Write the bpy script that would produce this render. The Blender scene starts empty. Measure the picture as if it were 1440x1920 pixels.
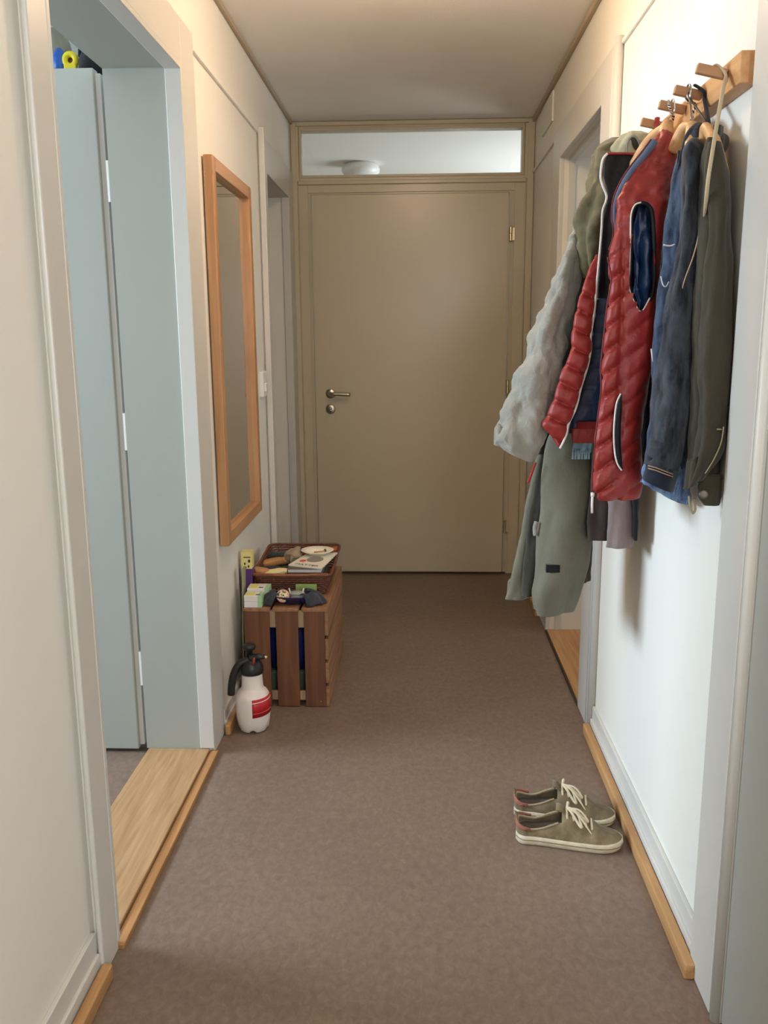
import bpy, bmesh, math, random
from mathutils import Vector, Matrix, noise

# ---------------------------------------------------------------- camera
FPX, PITCH, YAW, ROLL, CAMH = 1625.25, 0.19998, -0.041504, -0.0073543, 1.2907
_fw = Vector((math.sin(YAW)*math.cos(PITCH), math.cos(YAW)*math.cos(PITCH), -math.sin(PITCH)))
_r = Vector((math.cos(YAW), -math.sin(YAW), 0)); _u = _r.cross(_fw)
RT = _r*math.cos(ROLL)+_u*math.sin(ROLL); UP = -_r*math.sin(ROLL)+_u*math.cos(ROLL); FW = _fw
CAM = Vector((0, 0, CAMH))
sc = bpy.context.scene
cd = bpy.data.cameras.new('camera'); co = bpy.data.objects.new('camera', cd); sc.collection.objects.link(co)
cd.sensor_fit = 'VERTICAL'; cd.sensor_height = 36; cd.sensor_width = 27; cd.lens = FPX*36/1920
cd.clip_start = 0.02; cd.clip_end = 60
m = Matrix((( RT.x, UP.x, -FW.x, 0), (RT.y, UP.y, -FW.y, 0), (RT.z, UP.z, -FW.z, CAMH), (0, 0, 0, 1)))
co.matrix_world = m; sc.camera = co

# ---------------------------------------------------------------- world, lights, exposure
w = bpy.data.worlds.new('world'); sc.world = w; w.use_nodes = True
w.node_tree.nodes['Background'].inputs[0].default_value = (0.62, 0.75, 0.92, 1)
w.node_tree.nodes['Background'].inputs[1].default_value = 1.0
sc.view_settings.view_transform = 'Standard'; sc.view_settings.look = 'None'
sc.view_settings.gamma = 1; sc.view_settings.use_curve_mapping = False
sc.view_settings.exposure = 0.3
def area(name, loc, target, sx, sy, power, color, spread=math.pi):
    l = bpy.data.lights.new(name, 'AREA'); l.shape = 'RECTANGLE'; l.size = sx; l.size_y = sy
    l.energy = power; l.color = color; l.spread = spread
    o = bpy.data.objects.new(name, l); sc.collection.objects.link(o); o.location = loc
    o.rotation_euler = (Vector(target)-Vector(loc)).to_track_quat('-Z', 'Y').to_euler(); return o
DAY = (0.68, 0.84, 1.0)
area('window_daylight_left_room', (-3.3, 1.90, 1.70), (0.3, 1.9, 0.65), 1.5, 0.9, 66, DAY, 2.2)
area('fill_light_left_room_side', (-2.4, -0.9, 1.6), (-0.9, 2.5, 0.9), 1.2, 1.3, 4, DAY)  # added fill light for the jamb and door leaf, no known window
area('fill_light_near_hall', (0.54, -0.55, 1.45), (-0.65, 0.15, 1.25), 0.9, 1.4, 48, (0.95, 0.97, 1.0))  # added fill light that brightens the near hall, not a known window
area('window_daylight_right_room', (2.6, 3.3, 1.5), (0, 3.3, 1.2), 1.0, 1.0, 11, (0.85, 0.92, 1.0))
area('window_daylight_landing', (1.9, 7.3, 1.5), (-0.6, 6.2, 2.6), 1.6, 1.4, 62, (0.90, 0.95, 1.0))
LAMP = Vector((-0.02, 2.60, 2.315))

# ---------------------------------------------------------------- helpers
XL, XR, ZC, YE = -0.655, 0.579, 2.355, 4.663
def ray(px, py): return FW + RT*((px-720)/FPX) - UP*((py-960)/FPX)
def at(px, py, Y):
    d = ray(px, py); return CAM + d*(Y/d.y)
def side(px, py, X):
    d = ray(px, py); return CAM + d*(X/d.x)
def ground(px, py, z=0):
    d = ray(px, py); return CAM + d*((z-CAMH)/d.z)
COL = sc.collection
def finish(bm, smooth):
    bmesh.ops.recalc_face_normals(bm, faces=bm.faces)
    for f in bm.faces: f.smooth = smooth
def mesh_obj(name, bm, mat, origin, smooth=False):
    finish(bm, smooth)
    bmesh.ops.translate(bm, vec=-origin, verts=bm.verts)
    me = bpy.data.meshes.new(name); bm.to_mesh(me); bm.free()
    mats = mat if isinstance(mat, (list, tuple)) else [mat]
    for mm in mats: me.materials.append(mm)
    o = bpy.data.objects.new(name, me); COL.objects.link(o); return o
ORG = {}
def thing(name, label, cat, loc, group=None):
    o = bpy.data.objects.new(name, None); COL.objects.link(o); o.location = loc; o.empty_display_size = 0.05
    o['label'] = label; o['category'] = cat
    if group: o['group'] = group
    ORG[o.name] = Vector(loc); return o
def part(name, bm, mat, parent, smooth=False, label=None, kind=None):
    org = ORG[parent.name]
    o = mesh_obj(name, bm, mat, org, smooth); o.parent = parent; ORG[o.name] = org
    if label: o['label'] = label
    if kind: o['kind'] = kind
    return o
def single(name, bm, mat, label, cat, smooth=False, group=None):
    lo = [min(v.co[i] for v in bm.verts) for i in range(3)]; hi = [max(v.co[i] for v in bm.verts) for i in range(3)]
    org = Vector(((lo[0]+hi[0])/2, (lo[1]+hi[1])/2, lo[2]))
    o = mesh_obj(name, bm, mat, org, smooth); o.location = org; ORG[o.name] = org
    o['label'] = label; o['category'] = cat
    if group: o['group'] = group
    return o
def struct(name, bm, mat, smooth=False, label=None):
    o = mesh_obj(name, bm, mat, Vector((0, 0, 0)), smooth); ORG[o.name] = Vector((0, 0, 0)); o['kind'] = 'structure'
    if label: o['label'] = label
    return o
def B(): return bmesh.new()
def box(bm, x0, x1, y0, y1, z0, z1, bev=0.0, seg=2):
    g = bmesh.ops.create_cube(bm, size=1.0)
    vs = g['verts']
    bmesh.ops.scale(bm, vec=(abs(x1-x0), abs(y1-y0), abs(z1-z0)), verts=vs)
    bmesh.ops.translate(bm, vec=((x0+x1)/2, (y0+y1)/2, (z0+z1)/2), verts=vs)
    if bev > 0:
        es = list({e for v in vs for e in v.link_edges})
        bmesh.ops.bevel(bm, geom=es, offset=bev, segments=seg, profile=0.5, affect='EDGES')
    return bm
def rbox(bm, c, ax, ay, az, hx, hy, hz, bev=0.0, seg=2):
    """oriented box: centre c, unit axes, half sizes"""
    g = bmesh.ops.create_cube(bm, size=2.0); vs = g['verts']
    for v in vs: v.co = Vector((v.co.x*hx, v.co.y*hy, v.co.z*hz))
    if bev > 0:
        n0 = set(bm.verts)-set(vs)
        es = list({e for v in vs for e in v.link_edges})
        bmesh.ops.bevel(bm, geom=es, offset=bev, segments=seg, profile=0.5, affect='EDGES')
        vs = [v for v in bm.verts if v not in n0]
    for v in vs: v.co = c + ax*v.co.x + ay*v.co.y + az*v.co.z
    return bm
def tube(bm, pts, r, seg=8, closed=False, flat=1.0, flatdir=None):
    pts = [Vector(p) for p in pts]; n = len(pts); rings = []; prev = None
    for i, p in enumerate(pts):
        a = pts[(i-1) % n] if (closed or i > 0) else pts[i]
        b = pts[(i+1) % n] if (closed or i < n-1) else pts[i]
        t = (b-a).normalized()
        if prev is None:
            ref = flatdir or (Vector((0, 0, 1)) if abs(t.z) < 0.9 else Vector((1, 0, 0)))
            nn = (ref - t*ref.dot(t)).normalized()
        else: nn = (prev - t*prev.dot(t)).normalized()
        prev = nn; bb = t.cross(nn)
        rr = r[i] if isinstance(r, (list, tuple)) else r
        rings.append([bm.verts.new(p + nn*math.cos(2*math.pi*k/seg)*rr*flat + bb*math.sin(2*math.pi*k/seg)*rr) for k in range(seg)])
    m_ = n if closed else n-1
    for i in range(m_):
        A, C = rings[i], rings[(i+1) % n]
        for k in range(seg): bm.faces.new((A[k], A[(k+1) % seg], C[(k+1) % seg], C[k]))
    if not closed:
        bm.faces.new(rings[0][::-1]); bm.faces.new(rings[-1])
    return bm
def lathe(bm, prof, c, seg=32, axis=None, squash=(1, 1), capb=True, capt=True):
    c = Vector(c); q = Vector((0, 0, 1)).rotation_difference(Vector(axis or (0, 0, 1)))
    rings = []
    for r, z in prof:
        rings.append([bm.verts.new(c + q @ Vector((r*squash[0]*math.cos(2*math.pi*k/seg), r*squash[1]*math.sin(2*math.pi*k/seg), z))) for k in range(seg)])
    for A, C in zip(rings, rings[1:]):
        for k in range(seg): bm.faces.new((A[k], A[(k+1) % seg], C[(k+1) % seg], C[k]))
    if capb: bm.faces.new(rings[0][::-1])
    if capt: bm.faces.new(rings[-1])
    return bm
def spline(pts, n):
    """Catmull-Rom through tuples of any length"""
    P = [pts[0]]+list(pts)+[pts[-1]]; out = []; m_ = len(pts)-1
    for i in range(n):
        t = i/(n-1)*m_; k = min(int(t), m_-1); f = t-k
        a, b, c, d = P[k], P[k+1], P[k+2], P[k+3]
        out.append(tuple(0.5*((2*b[j])+(-a[j]+c[j])*f+(2*a[j]-5*b[j]+4*c[j]-d[j])*f*f+(-a[j]+3*b[j]-3*c[j]+d[j])*f**3) for j in range(len(b))))
    return out
def vspline(pts, n): return [Vector(p) for p in spline([tuple(p) for p in pts], n)]
def interp_rows(rows, py):
    for a, b in zip(rows, rows[1:]):
        if py <= b[0]: 
            f = (py-a[0])/(b[0]-a[0]); return [a[j]+(b[j]-a[j])*f for j in range(len(a))]
    return list(rows[-1])
XMAX = 0.571
def shell(rows, nv=70, nu=48, fold=0.006, ffreq=5, fdrift=1.0, crump=0.004, cscale=18, fn=None, seed=0, sq=0.85, xmax=XMAX, bm=None, flare=0):
    """cloth body: rows = (py, left px, right px, Y, half depth); a closed rounded tube of cloth with folds"""
    bm = bm or B(); R = spline([tuple(q)+(0,) if len(q) == 5 else tuple(q) for q in rows], nv); rings = []
    for i, (py, xl, xr, Y, b, dp) in enumerate(R):
        v = i/(nv-1)
        A, C = at(xl, py-dp/2, Y), at(xr, py+dp/2, Y); mid = (A+C)/2; e1 = (C-A); e1.z = 0; a = e1.length/2
        zslope = (C.z-A.z)/2
        e1.normalize(); e2 = Vector((-e1.y, e1.x, 0)); vr = ray((xl+xr)/2, py); vr = Vector((vr.x, vr.y, 0)).normalized()
        e2 = vr
        ring = []
        for k in range(nu):
            th = 2*math.pi*k/nu; c_, s_ = math.cos(th), math.sin(th)
            cx = math.copysign(abs(c_)**sq, c_); sy = math.copysign(abs(s_)**sq, s_)
            px = xl+(xr-xl)*(cx+1)/2
            edge = min(1.0, 0.25+0.75*v*3)
            d = fold*edge*math.sin(ffreq*th*1.0+seed+fdrift*math.sin(v*4+seed)*1.2+v*2.0*fdrift)*(0.6+0.4*math.sin(v*3+seed))
            pz = mid + e1*(a*cx) + e2*(b*sy)
            d += crump*noise.fractal(Vector((pz.x*cscale+seed*3.1, pz.y*cscale, pz.z*cscale*0.7)), 1.0, 2.0, 3)
            if fn: d += fn(px, py, th, v)
            rad = (e1*c_ + e2*s_)
            p = pz + rad*d; p.z += zslope*cx
            if p.x > xmax: p.x = xmax - 0.0005*math.sin(k)
            ring.append(bm.verts.new(p))
        rings.append(ring)
    for A, C in zip(rings, rings[1:]):
        for k in range(nu): bm.faces.new((A[k], A[(k+1) % nu], C[(k+1) % nu], C[k]))
    bm.faces.new(rings[0][::-1])
    # hem turned in: a dark hollow at the bottom
    last = rings[-1]; cen = sum((v.co for v in last), Vector())/nu
    inner = [bm.verts.new(v.co+(cen-v.co)*0.12) for v in last]
    up = [bm.verts.new(v.co+(cen-v.co)*0.2+Vector((0, 0, 0.05))) for v in last]
    for k in range(nu):
        bm.faces.new((last[k], last[(k+1) % nu], inner[(k+1) % nu], inner[k]))
        bm.faces.new((inner[k], inner[(k+1) % nu], up[(k+1) % nu], up[k]))
    bm.faces.new(up)
    return bm

# ---------------------------------------------------------------- materials
def L(c):
    c = c/255; return c/12.92 if c <= 0.04045 else ((c+0.055)/1.055)**2.4
def rgb(r, g, b): return (L(r), L(g), L(b), 1)
def mat(name, col, rough=0.6, metal=0, bump=0, bscale=40, var=0, vscale=6, spec=0.5, sheen=0, coat=0, trans=0, emit=None, alpha=None):
    mt = bpy.data.materials.new(name); mt.use_nodes = True; nt = mt.node_tree; N = nt.nodes; K = nt.links
    p = N['Principled BSDF']; p.inputs['Base Color'].default_value = col
    p.inputs['Roughness'].default_value = rough; p.inputs['Metallic'].default_value = metal
    p.inputs['Specular IOR Level'].default_value = spec
    if sheen: p.inputs['Sheen Weight'].default_value = sheen
    if coat: p.inputs['Coat Weight'].default_value = coat
    if trans: p.inputs['Transmission Weight'].default_value = trans
    if emit: p.inputs['Emission Color'].default_value = emit[0]; p.inputs['Emission Strength'].default_value = emit[1]
    tc = N.new('ShaderNodeTexCoord')
    if var:
        n = N.new('ShaderNodeTexNoise'); n.inputs['Scale'].default_value = vscale; n.inputs['Detail'].default_value = 5
        K.new(tc.outputs['Object'], n.inputs['Vector'])
        mr = N.new('ShaderNodeMapRange'); mr.inputs['From Min'].default_value = 0.3; mr.inputs['From Max'].default_value = 0.7
        mr.inputs['To Min'].default_value = 1-var; mr.inputs['To Max'].default_value = 1+var
        K.new(n.outputs['Fac'], mr.inputs['Value'])
        mx = N.new('ShaderNodeVectorMath'); mx.operation = 'SCALE'; mx.inputs[0].default_value = col[:3]
        K.new(mr.outputs['Result'], mx.inputs['Scale']); K.new(mx.outputs['Vector'], p.inputs['Base Color'])
    if bump:
        n2 = N.new('ShaderNodeTexNoise'); n2.inputs['Scale'].default_value = bscale; n2.inputs['Detail'].default_value = 4
        K.new(tc.outputs['Object'], n2.inputs['Vector'])
        b = N.new('ShaderNodeBump'); b.inputs['Strength'].default_value = bump; b.inputs['Distance'].default_value = 0.004
        K.new(n2.outputs['Fac'], b.inputs['Height']); K.new(b.outputs['Normal'], p.inputs['Normal'])
    return mt
def wood(name, c1, c2, axis='Z', rough=0.5, scale=1.0, coat=0.0):
    mt = mat(name, c1, rough, coat=coat); nt = mt.node_tree; N = nt.nodes; K = nt.links; p = N['Principled BSDF']
    tc = N.new('ShaderNodeTexCoord'); mp = N.new('ShaderNodeMapping')
    s = {'X': (3, 55, 55), 'Y': (55, 3, 55), 'Z': (55, 55, 3)}[axis]
    mp.inputs['Scale'].default_value = [q*scale for q in s]
    K.new(tc.outputs['Object'], mp.inputs['Vector'])
    n = N.new('ShaderNodeTexNoise'); n.inputs['Scale'].default_value = 1.0; n.inputs['Detail'].default_value = 6; n.inputs['Distortion'].default_value = 0.6
    K.new(mp.outputs['Vector'], n.inputs['Vector'])
    cr = N.new('ShaderNodeValToRGB'); cr.color_ramp.elements[0].position = 0.3; cr.color_ramp.elements[1].position = 0.7
    cr.color_ramp.elements[0].color = c2; cr.color_ramp.elements[1].color = c1
    K.new(n.outputs['Fac'], cr.inputs['Fac']); K.new(cr.outputs['Color'], p.inputs['Base Color'])
    b = N.new('ShaderNodeBump'); b.inputs['Strength'].default_value = 0.15; b.inputs['Distance'].default_value = 0.002
    K.new(n.outputs['Fac'], b.inputs['Height']); K.new(b.outputs['Normal'], p.inputs['Normal'])
    return mt
def fabric(name, c1, c2, weave=600, rough=0.9, vscale=14, sheen=0.15, vertical=True, bump=0.3, spec=0.2, con=0.18):
    mt = mat(name, c1, rough, sheen=sheen, spec=spec); nt = mt.node_tree; N = nt.nodes; K = nt.links; p = N['Principled BSDF']
    tc = N.new('ShaderNodeTexCoord'); mp = N.new('ShaderNodeMapping')
    mp.inputs['Scale'].default_value = (vscale, vscale, vscale*(0.35 if vertical else 1))
    K.new(tc.outputs['Object'], mp.inputs['Vector'])
    n = N.new('ShaderNodeTexNoise'); n.inputs['Scale'].default_value = 1; n.inputs['Detail'].default_value = 8; n.inputs['Roughness'].default_value = 0.65
    K.new(mp.outputs['Vector'], n.inputs['Vector'])
    cr = N.new('ShaderNodeValToRGB'); cr.color_ramp.elements[0].position = 0.5-con; cr.color_ramp.elements[1].position = 0.5+con
    cr.color_ramp.elements[0].color = c2; cr.color_ramp.elements[1].color = c1
    K.new(n.outputs['Fac'], cr.inputs['Fac']); K.new(cr.outputs['Color'], p.inputs['Base Color'])
    n2 = N.new('ShaderNodeTexNoise'); n2.inputs['Scale'].default_value = weave; K.new(tc.outputs['Object'], n2.inputs['Vector'])
    b = N.new('ShaderNodeBump'); b.inputs['Strength'].default_value = bump; b.inputs['Distance'].default_value = 0.001
    K.new(n2.outputs['Fac'], b.inputs['Height'])
    n3 = N.new('ShaderNodeTexNoise'); n3.inputs['Scale'].default_value = 26; n3.inputs['Detail'].default_value = 5; n3.inputs['Distortion'].default_value = 0.8
    K.new(tc.outputs['Object'], n3.inputs['Vector'])
    b2 = N.new('ShaderNodeBump'); b2.inputs['Strength'].default_value = bump*1.2; b2.inputs['Distance'].default_value = 0.008
    K.new(n3.outputs['Fac'], b2.inputs['Height']); K.new(b.outputs['Normal'], b2.inputs['Normal'])
    K.new(b2.outputs['Normal'], p.inputs['Normal'])
    return mt

M = {}
M['wall'] = mat('wall_paint', rgb(232, 228, 218), 0.55, bump=0.06, bscale=90, var=0.015, vscale=2)
M['casing'] = mat('casing_paint', rgb(208, 205, 198), 0.38, bump=0.05, bscale=25, var=0.015, vscale=3)
M['ceiling'] = mat('ceiling_paint', rgb(245, 240, 232), 0.9, bump=0.25, bscale=180, var=0.02, vscale=4)
M['taupe'] = mat('taupe_door_paint', rgb(192, 180, 156), 0.27, spec=0.42, bump=0.008, bscale=60, var=0.01, vscale=2)
M['leaf'] = mat('pale_door_leaf_paint', rgb(166, 168, 160), 0.4, bump=0.03, bscale=30, var=0.01, vscale=3)
M['room'] = mat('side_room_paint', rgb(205, 212, 206), 0.8, bump=0.05, bscale=60)
M['dark_gap'] = mat('shadow_gap_paint', rgb(60, 52, 42), 0.8)
M['steel'] = mat('brushed_steel', rgb(190, 182, 168), 0.3, 1.0, bump=0.05, bscale=200)
M['hinge'] = mat('hinge_nickel', rgb(200, 185, 150), 0.28, 1.0)
M['oak_Y'] = wood('oak_running_along', rgb(196, 152, 102), rgb(168, 122, 76), 'Y', 0.45)
M['oak_X'] = wood('oak_threshold', rgb(184, 148, 106), rgb(158, 120, 80), 'Y', 0.5, 1.5)
M['oak_dark'] = wood('oak_threshold_edge', rgb(190, 142, 92), rgb(158, 110, 64), 'Y', 0.5)
M['pine_mirror'] = wood('mirror_frame_wood', rgb(190, 146, 104), rgb(162, 116, 74), 'Z', 0.4, 0.7)
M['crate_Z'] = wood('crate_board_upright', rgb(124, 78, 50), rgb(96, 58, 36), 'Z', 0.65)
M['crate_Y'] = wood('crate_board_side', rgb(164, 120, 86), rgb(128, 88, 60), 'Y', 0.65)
M['crate_in'] = wood('crate_inner_batten', rgb(190, 160, 124), rgb(160, 128, 94), 'Z', 0.65)
M['beech_Y'] = wood('rack_beech', rgb(206, 156, 104), rgb(184, 130, 80), 'Y', 0.5)
M['beech_X'] = wood('peg_beech', rgb(182, 138, 98), rgb(156, 110, 72), 'X', 0.5)
M['hanger'] = wood('hanger_wood', rgb(212, 164, 112), rgb(190, 138, 88), 'Y', 0.4)
M['chrome'] = mat('chrome', rgb(215, 215, 215), 0.15, 1.0)
M['mirror'] = mat('mirror_glass', (0.80, 0.80, 0.78, 1), 0.02, 1.0)
M['white_plastic'] = mat('white_plastic', rgb(232, 230, 224), 0.35, bump=0.03, bscale=20)
M['black_plastic'] = mat('black_plastic', rgb(28, 28, 29), 0.4, bump=0.06, bscale=80)
M['red'] = mat('red_print', rgb(186, 26, 34), 0.45, var=0.03)
M['white_print'] = mat('white_print', rgb(238, 234, 226), 0.5)
M['black_print'] = mat('black_print', rgb(40, 38, 36), 0.6)
M['zip'] = mat('pale_zip_tape', rgb(222, 214, 206), 0.5, bump=0.5, bscale=500)

# linoleum
mt = mat('linoleum', rgb(128, 110, 98), 0.42, spec=0.35); M['lino'] = mt
nt = mt.node_tree; N = nt.nodes; K = nt.links; p = N['Principled BSDF']
tc = N.new('ShaderNodeTexCoord'); mp = N.new('ShaderNodeMapping'); mp.inputs['Scale'].default_value = (1.5, 1, 1); K.new(tc.outputs['Object'], mp.inputs['Vector'])
n1 = N.new('ShaderNodeTexNoise'); n1.inputs['Scale'].default_value = 40; n1.inputs['Detail'].default_value = 9; n1.inputs['Roughness'].default_value = 0.7; n1.inputs['Distortion'].default_value = 0.6
K.new(mp.outputs['Vector'], n1.inputs['Vector'])
cr = N.new('ShaderNodeValToRGB'); e = cr.color_ramp.elements
e[0].position = 0.28; e[0].color = rgb(110, 91, 78); e[1].position = 0.82; e[1].color = rgb(142, 122, 105)
q = e.new(0.50); q.color = rgb(122, 103, 89)
K.new(n1.outputs['Fac'], cr.inputs['Fac'])
n2 = N.new('ShaderNodeTexNoise'); n2.inputs['Scale'].default_value = 3.0; n2.inputs['Detail'].default_value = 3; K.new(tc.outputs['Object'], n2.inputs['Vector'])
mr = N.new('ShaderNodeMapRange'); mr.inputs['From Min'].default_value = 0.3; mr.inputs['From Max'].default_value = 0.7; mr.inputs['To Min'].default_value = 0.94; mr.inputs['To Max'].default_value = 1.06
K.new(n2.outputs['Fac'], mr.inputs['Value'])
sm = N.new('ShaderNodeVectorMath'); sm.operation = 'SCALE'; K.new(cr.outputs['Color'], sm.inputs[0]); K.new(mr.outputs['Result'], sm.inputs['Scale'])
K.new(sm.outputs['Vector'], p.inputs['Base Color'])
bp = N.new('ShaderNodeBump'); bp.inputs['Strength'].default_value = 0.12; bp.inputs['Distance'].default_value = 0.001; K.new(n1.outputs['Fac'], bp.inputs['Height']); K.new(bp.outputs['Normal'], p.inputs['Normal'])
# clear pane
mt = bpy.data.materials.new('clear_pane'); mt.use_nodes = True; M['pane'] = mt; nt = mt.node_tree; N = nt.nodes
N.remove(N['Principled BSDF']); tr = N.new('ShaderNodeBsdfTransparent'); gl = N.new('ShaderNodeBsdfGlossy'); gl.inputs['Roughness'].default_value = 0.03
tr.inputs[0].default_value = (0.93, 0.96, 0.97, 1); mx = N.new('ShaderNodeMixShader'); fr = N.new('ShaderNodeFresnel'); fr.inputs[0].default_value = 1.45
nt.links.new(fr.outputs[0], mx.inputs[0]); nt.links.new(tr.outputs[0], mx.inputs[1]); nt.links.new(gl.outputs[0], mx.inputs[2]); nt.links.new(mx.outputs[0], N['Material Output'].inputs[0])

# ================================================================= STRUCTURE
YN = -1.5
bm = B(); box(bm, -3.7, 3.0, YN-0.1, 4.70, -0.1, 0.0); struct('floor', bm, M['lino'], label='brown-taupe marbled linoleum floor')
bm = B(); box(bm, -3.7, 3.0, YN-0.1, 4.70, ZC, ZC+0.1); struct('ceiling', bm, M['ceiling'])
WL, WR = -0.85, 0.83      # far faces of the two side walls
bm = B()
box(bm, WL, XL-0.013, YN, 1.56, 0, ZC); box(bm, WL, XL, 1.555, 1.62, 0, ZC); box(bm, WL, XL, 1.62, 2.52, 2.016, ZC); box(bm, WL, XL, 2.52, 3.87, 0, ZC)
box(bm, WL, XL, 3.87, 4.51, 1.97, ZC); box(bm, WL, XL, 4.51, 4.70, 0, ZC)
struct('wall_left', bm, M['wall'])
bm = B()
box(bm, XR, WR, YN, 0.60, 0, ZC); box(bm, XR, WR, 0.60, 1.46, 2.0, ZC); box(bm, XR+0.02, WR, 0.60, 1.46, 0, 2.0)
box(bm, XR, WR, 1.46, 2.90, 0, ZC); box(bm, XR, WR, 2.90, 3.70, 1.985, ZC); box(bm, XR, WR, 3.70, 4.70, 0, ZC)
struct('wall_right', bm, M['wall'])
bm = B(); box(bm, -3.7, 3.0, YN-0.1, YN, 0, ZC); struct('wall_near', bm, M['wall'])
# side rooms
bm = B(); box(bm, -3.7, -3.6, YN, 4.7, 0, ZC); box(bm, -3.6, WL, 3.72, 3.80, 0, ZC); struct('wall_left_room', bm, M['room'])
bm = B(); box(bm, 2.9, 3.0, YN, 4.7, 0, ZC); box(bm, WR, 2.9, 2.2, 2.3, 0, ZC); struct('wall_right_room', bm, M['room'])
# end wall boards around door and transom
DX0, DX1, DZ = -0.553, 0.453, 2.0
TX0, TX1, TZ0, TZ1 = -0.600, 0.515, 2.098, 2.310
bm = B()
box(bm, -3.6, DX0-0.005, YE, YE+0.09, 0, TZ0-0.002); box(bm, DX1+0.005, 2.9, YE, YE+0.09, 0, TZ0-0.002)
box(bm, DX0-0.006, DX1+0.006, YE, YE+0.09, DZ+0.004, TZ0-0.002)
box(bm, -3.6, TX0-0.012, YE, YE+0.09, TZ0-0.002, ZC+0.35); box(bm, TX1+0.012, 2.9, YE, YE+0.09, TZ0-0.002, ZC+0.35)
box(bm, TX0-0.013, TX1+0.013, YE, YE+0.09, TZ1+0.012, ZC+0.35)
struct('wall_end', bm, M['taupe'])
# frame strips on end wall
bm = B()
box(bm, XL+0.002, XL+0.030, YE-0.014, YE+0.001, 0, ZC-0.002, 0.003)
box(bm, XR-0.036, XR-0.002, YE-0.014, YE+0.001, 0, ZC-0.002, 0.003)
box(bm, XL+0.030, XR-0.036, YE-0.014, YE+0.001, 2.333, ZC-0.002, 0.003)
struct('trim_1', bm, M['taupe'], label='taupe border strip of the entrance door frame')
bm = B()
box(bm, XL+0.034, XR-0.04, YE-0.010, YE+0.001, 2.052, 2.086, 0.003)
box(bm, XL+0.034, DX0-0.02, YE-0.006, YE+0.001, 0, 2.05, 0.002)
box(bm, DX1+0.03, XR-0.04, YE-0.006, YE+0.001, 0, 2.05, 0.002)
box(bm, DX0-0.02, DX1+0.03, YE-0.006, YE+0.001, 2.012, 2.05, 0.002)
struct('trim_2', bm, M['taupe'], label='taupe transom rail above the entrance door')
# transom window
w1 = struct('window_1', (lambda b: (box(b, TX0-0.012, TX0, YE-0.008, YE+0.06, TZ0-0.012, TZ1+0.012, 0.002), box(b, TX1, TX1+0.012, YE-0.008, YE+0.06, TZ0-0.012, TZ1+0.012, 0.002),
    box(b, TX0, TX1, YE-0.008, YE+0.06, TZ1, TZ1+0.012, 0.002), box(b, TX0, TX1, YE-0.008, YE+0.06, TZ0-0.012, TZ0, 0.002), b)[-1])(B()), M['taupe'], label='narrow transom window above the entrance door')
bm = B()
box(bm, TX0-0.03, TX0-0.014, YE-0.012, YE+0.0, TZ0-0.03, TZ1+0.022, 0.003); box(bm, TX1+0.014, TX1+0.03, YE-0.012, YE, TZ0-0.03, TZ1+0.022, 0.003)
box(bm, TX0-0.014, TX1+0.014, YE-0.012, YE, TZ0-0.03, TZ0-0.014, 0.003)
part('window_frame', bm, M['taupe'], w1)
bm = B(); box(bm, TX0, TX1, YE+0.026, YE+0.030, TZ0, TZ1); part('pane', bm, M['pane'], w1)
# entrance door
bm = B(); box(bm, DX0, DX1, YE-0.024, YE+0.030, 0.012, DZ, 0.003); d1 = struct('door_1', bm, M['taupe'], label='flush taupe entrance door at the end of the hall')
bm = B()
hp = at(620, 738, YE-0.024)
lathe(bm, [(0.026, 0), (0.026, 0.007), (0.023, 0.010)], (hp.x, YE-0.024, hp.z), 28, axis=(0, -1, 0))
part('handle_rosette', bm, M['steel'], d1, True)
bm = B()
he = at(657, 740, YE-0.07)
tube(bm, vspline([(hp.x, YE-0.03, hp.z), (hp.x, YE-0.06, hp.z), (hp.x+0.012, YE-0.072, hp.z), (hp.x+0.04, YE-0.074, hp.z), (he.x, YE-0.074, he.z)], 18), 0.0095, 14)
part('handle', bm, M['steel'], d1, True)
bm = B(); lp = at(620, 767, YE-0.024)
lathe(bm, [(0.026, 0), (0.026, 0.008), (0.022, 0.011)], (lp.x, YE-0.024, lp.z), 28, axis=(0, -1, 0)); part('lock_rosette', bm, M['steel'], d1, True)
bm = B(); lathe(bm, [(0.009, 0), (0.009, 0.016)], (lp.x, YE-0.024, lp.z+0.004), 16, axis=(0, -1, 0)); box(bm, lp.x-0.004, lp.x+0.004, YE-0.04, YE-0.03, lp.z-0.014, lp.z)
part('lock_cylinder', bm, M['chrome'], d1, True)
for py in (438, 725, 988):
    bm = B(); c = at({438: 959, 725: 951, 988: 943}[py], py, YE-0.03); x = DX1+0.012
    lathe(bm, [(0.006, -0.036), (0.0085, -0.034), (0.0085, -0.002), (0.007, 0), (0.0085, 0.002), (0.0085, 0.034), (0.006, 0.036)], (x, YE-0.026, c.z), 16)
    box(bm, x+0.006, x+0.022, YE-0.016, YE-0.004, c.z-0.032, c.z+0.032, 0.001)
    part('hinge', bm, M['hinge'], d1, False)
bm = B(); box(bm, DX0-0.02, DX1+0.02, YE-0.02, YE+0.03, 0.0, 0.008); part('sill', bm, M['dark_gap'], d1)

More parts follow.
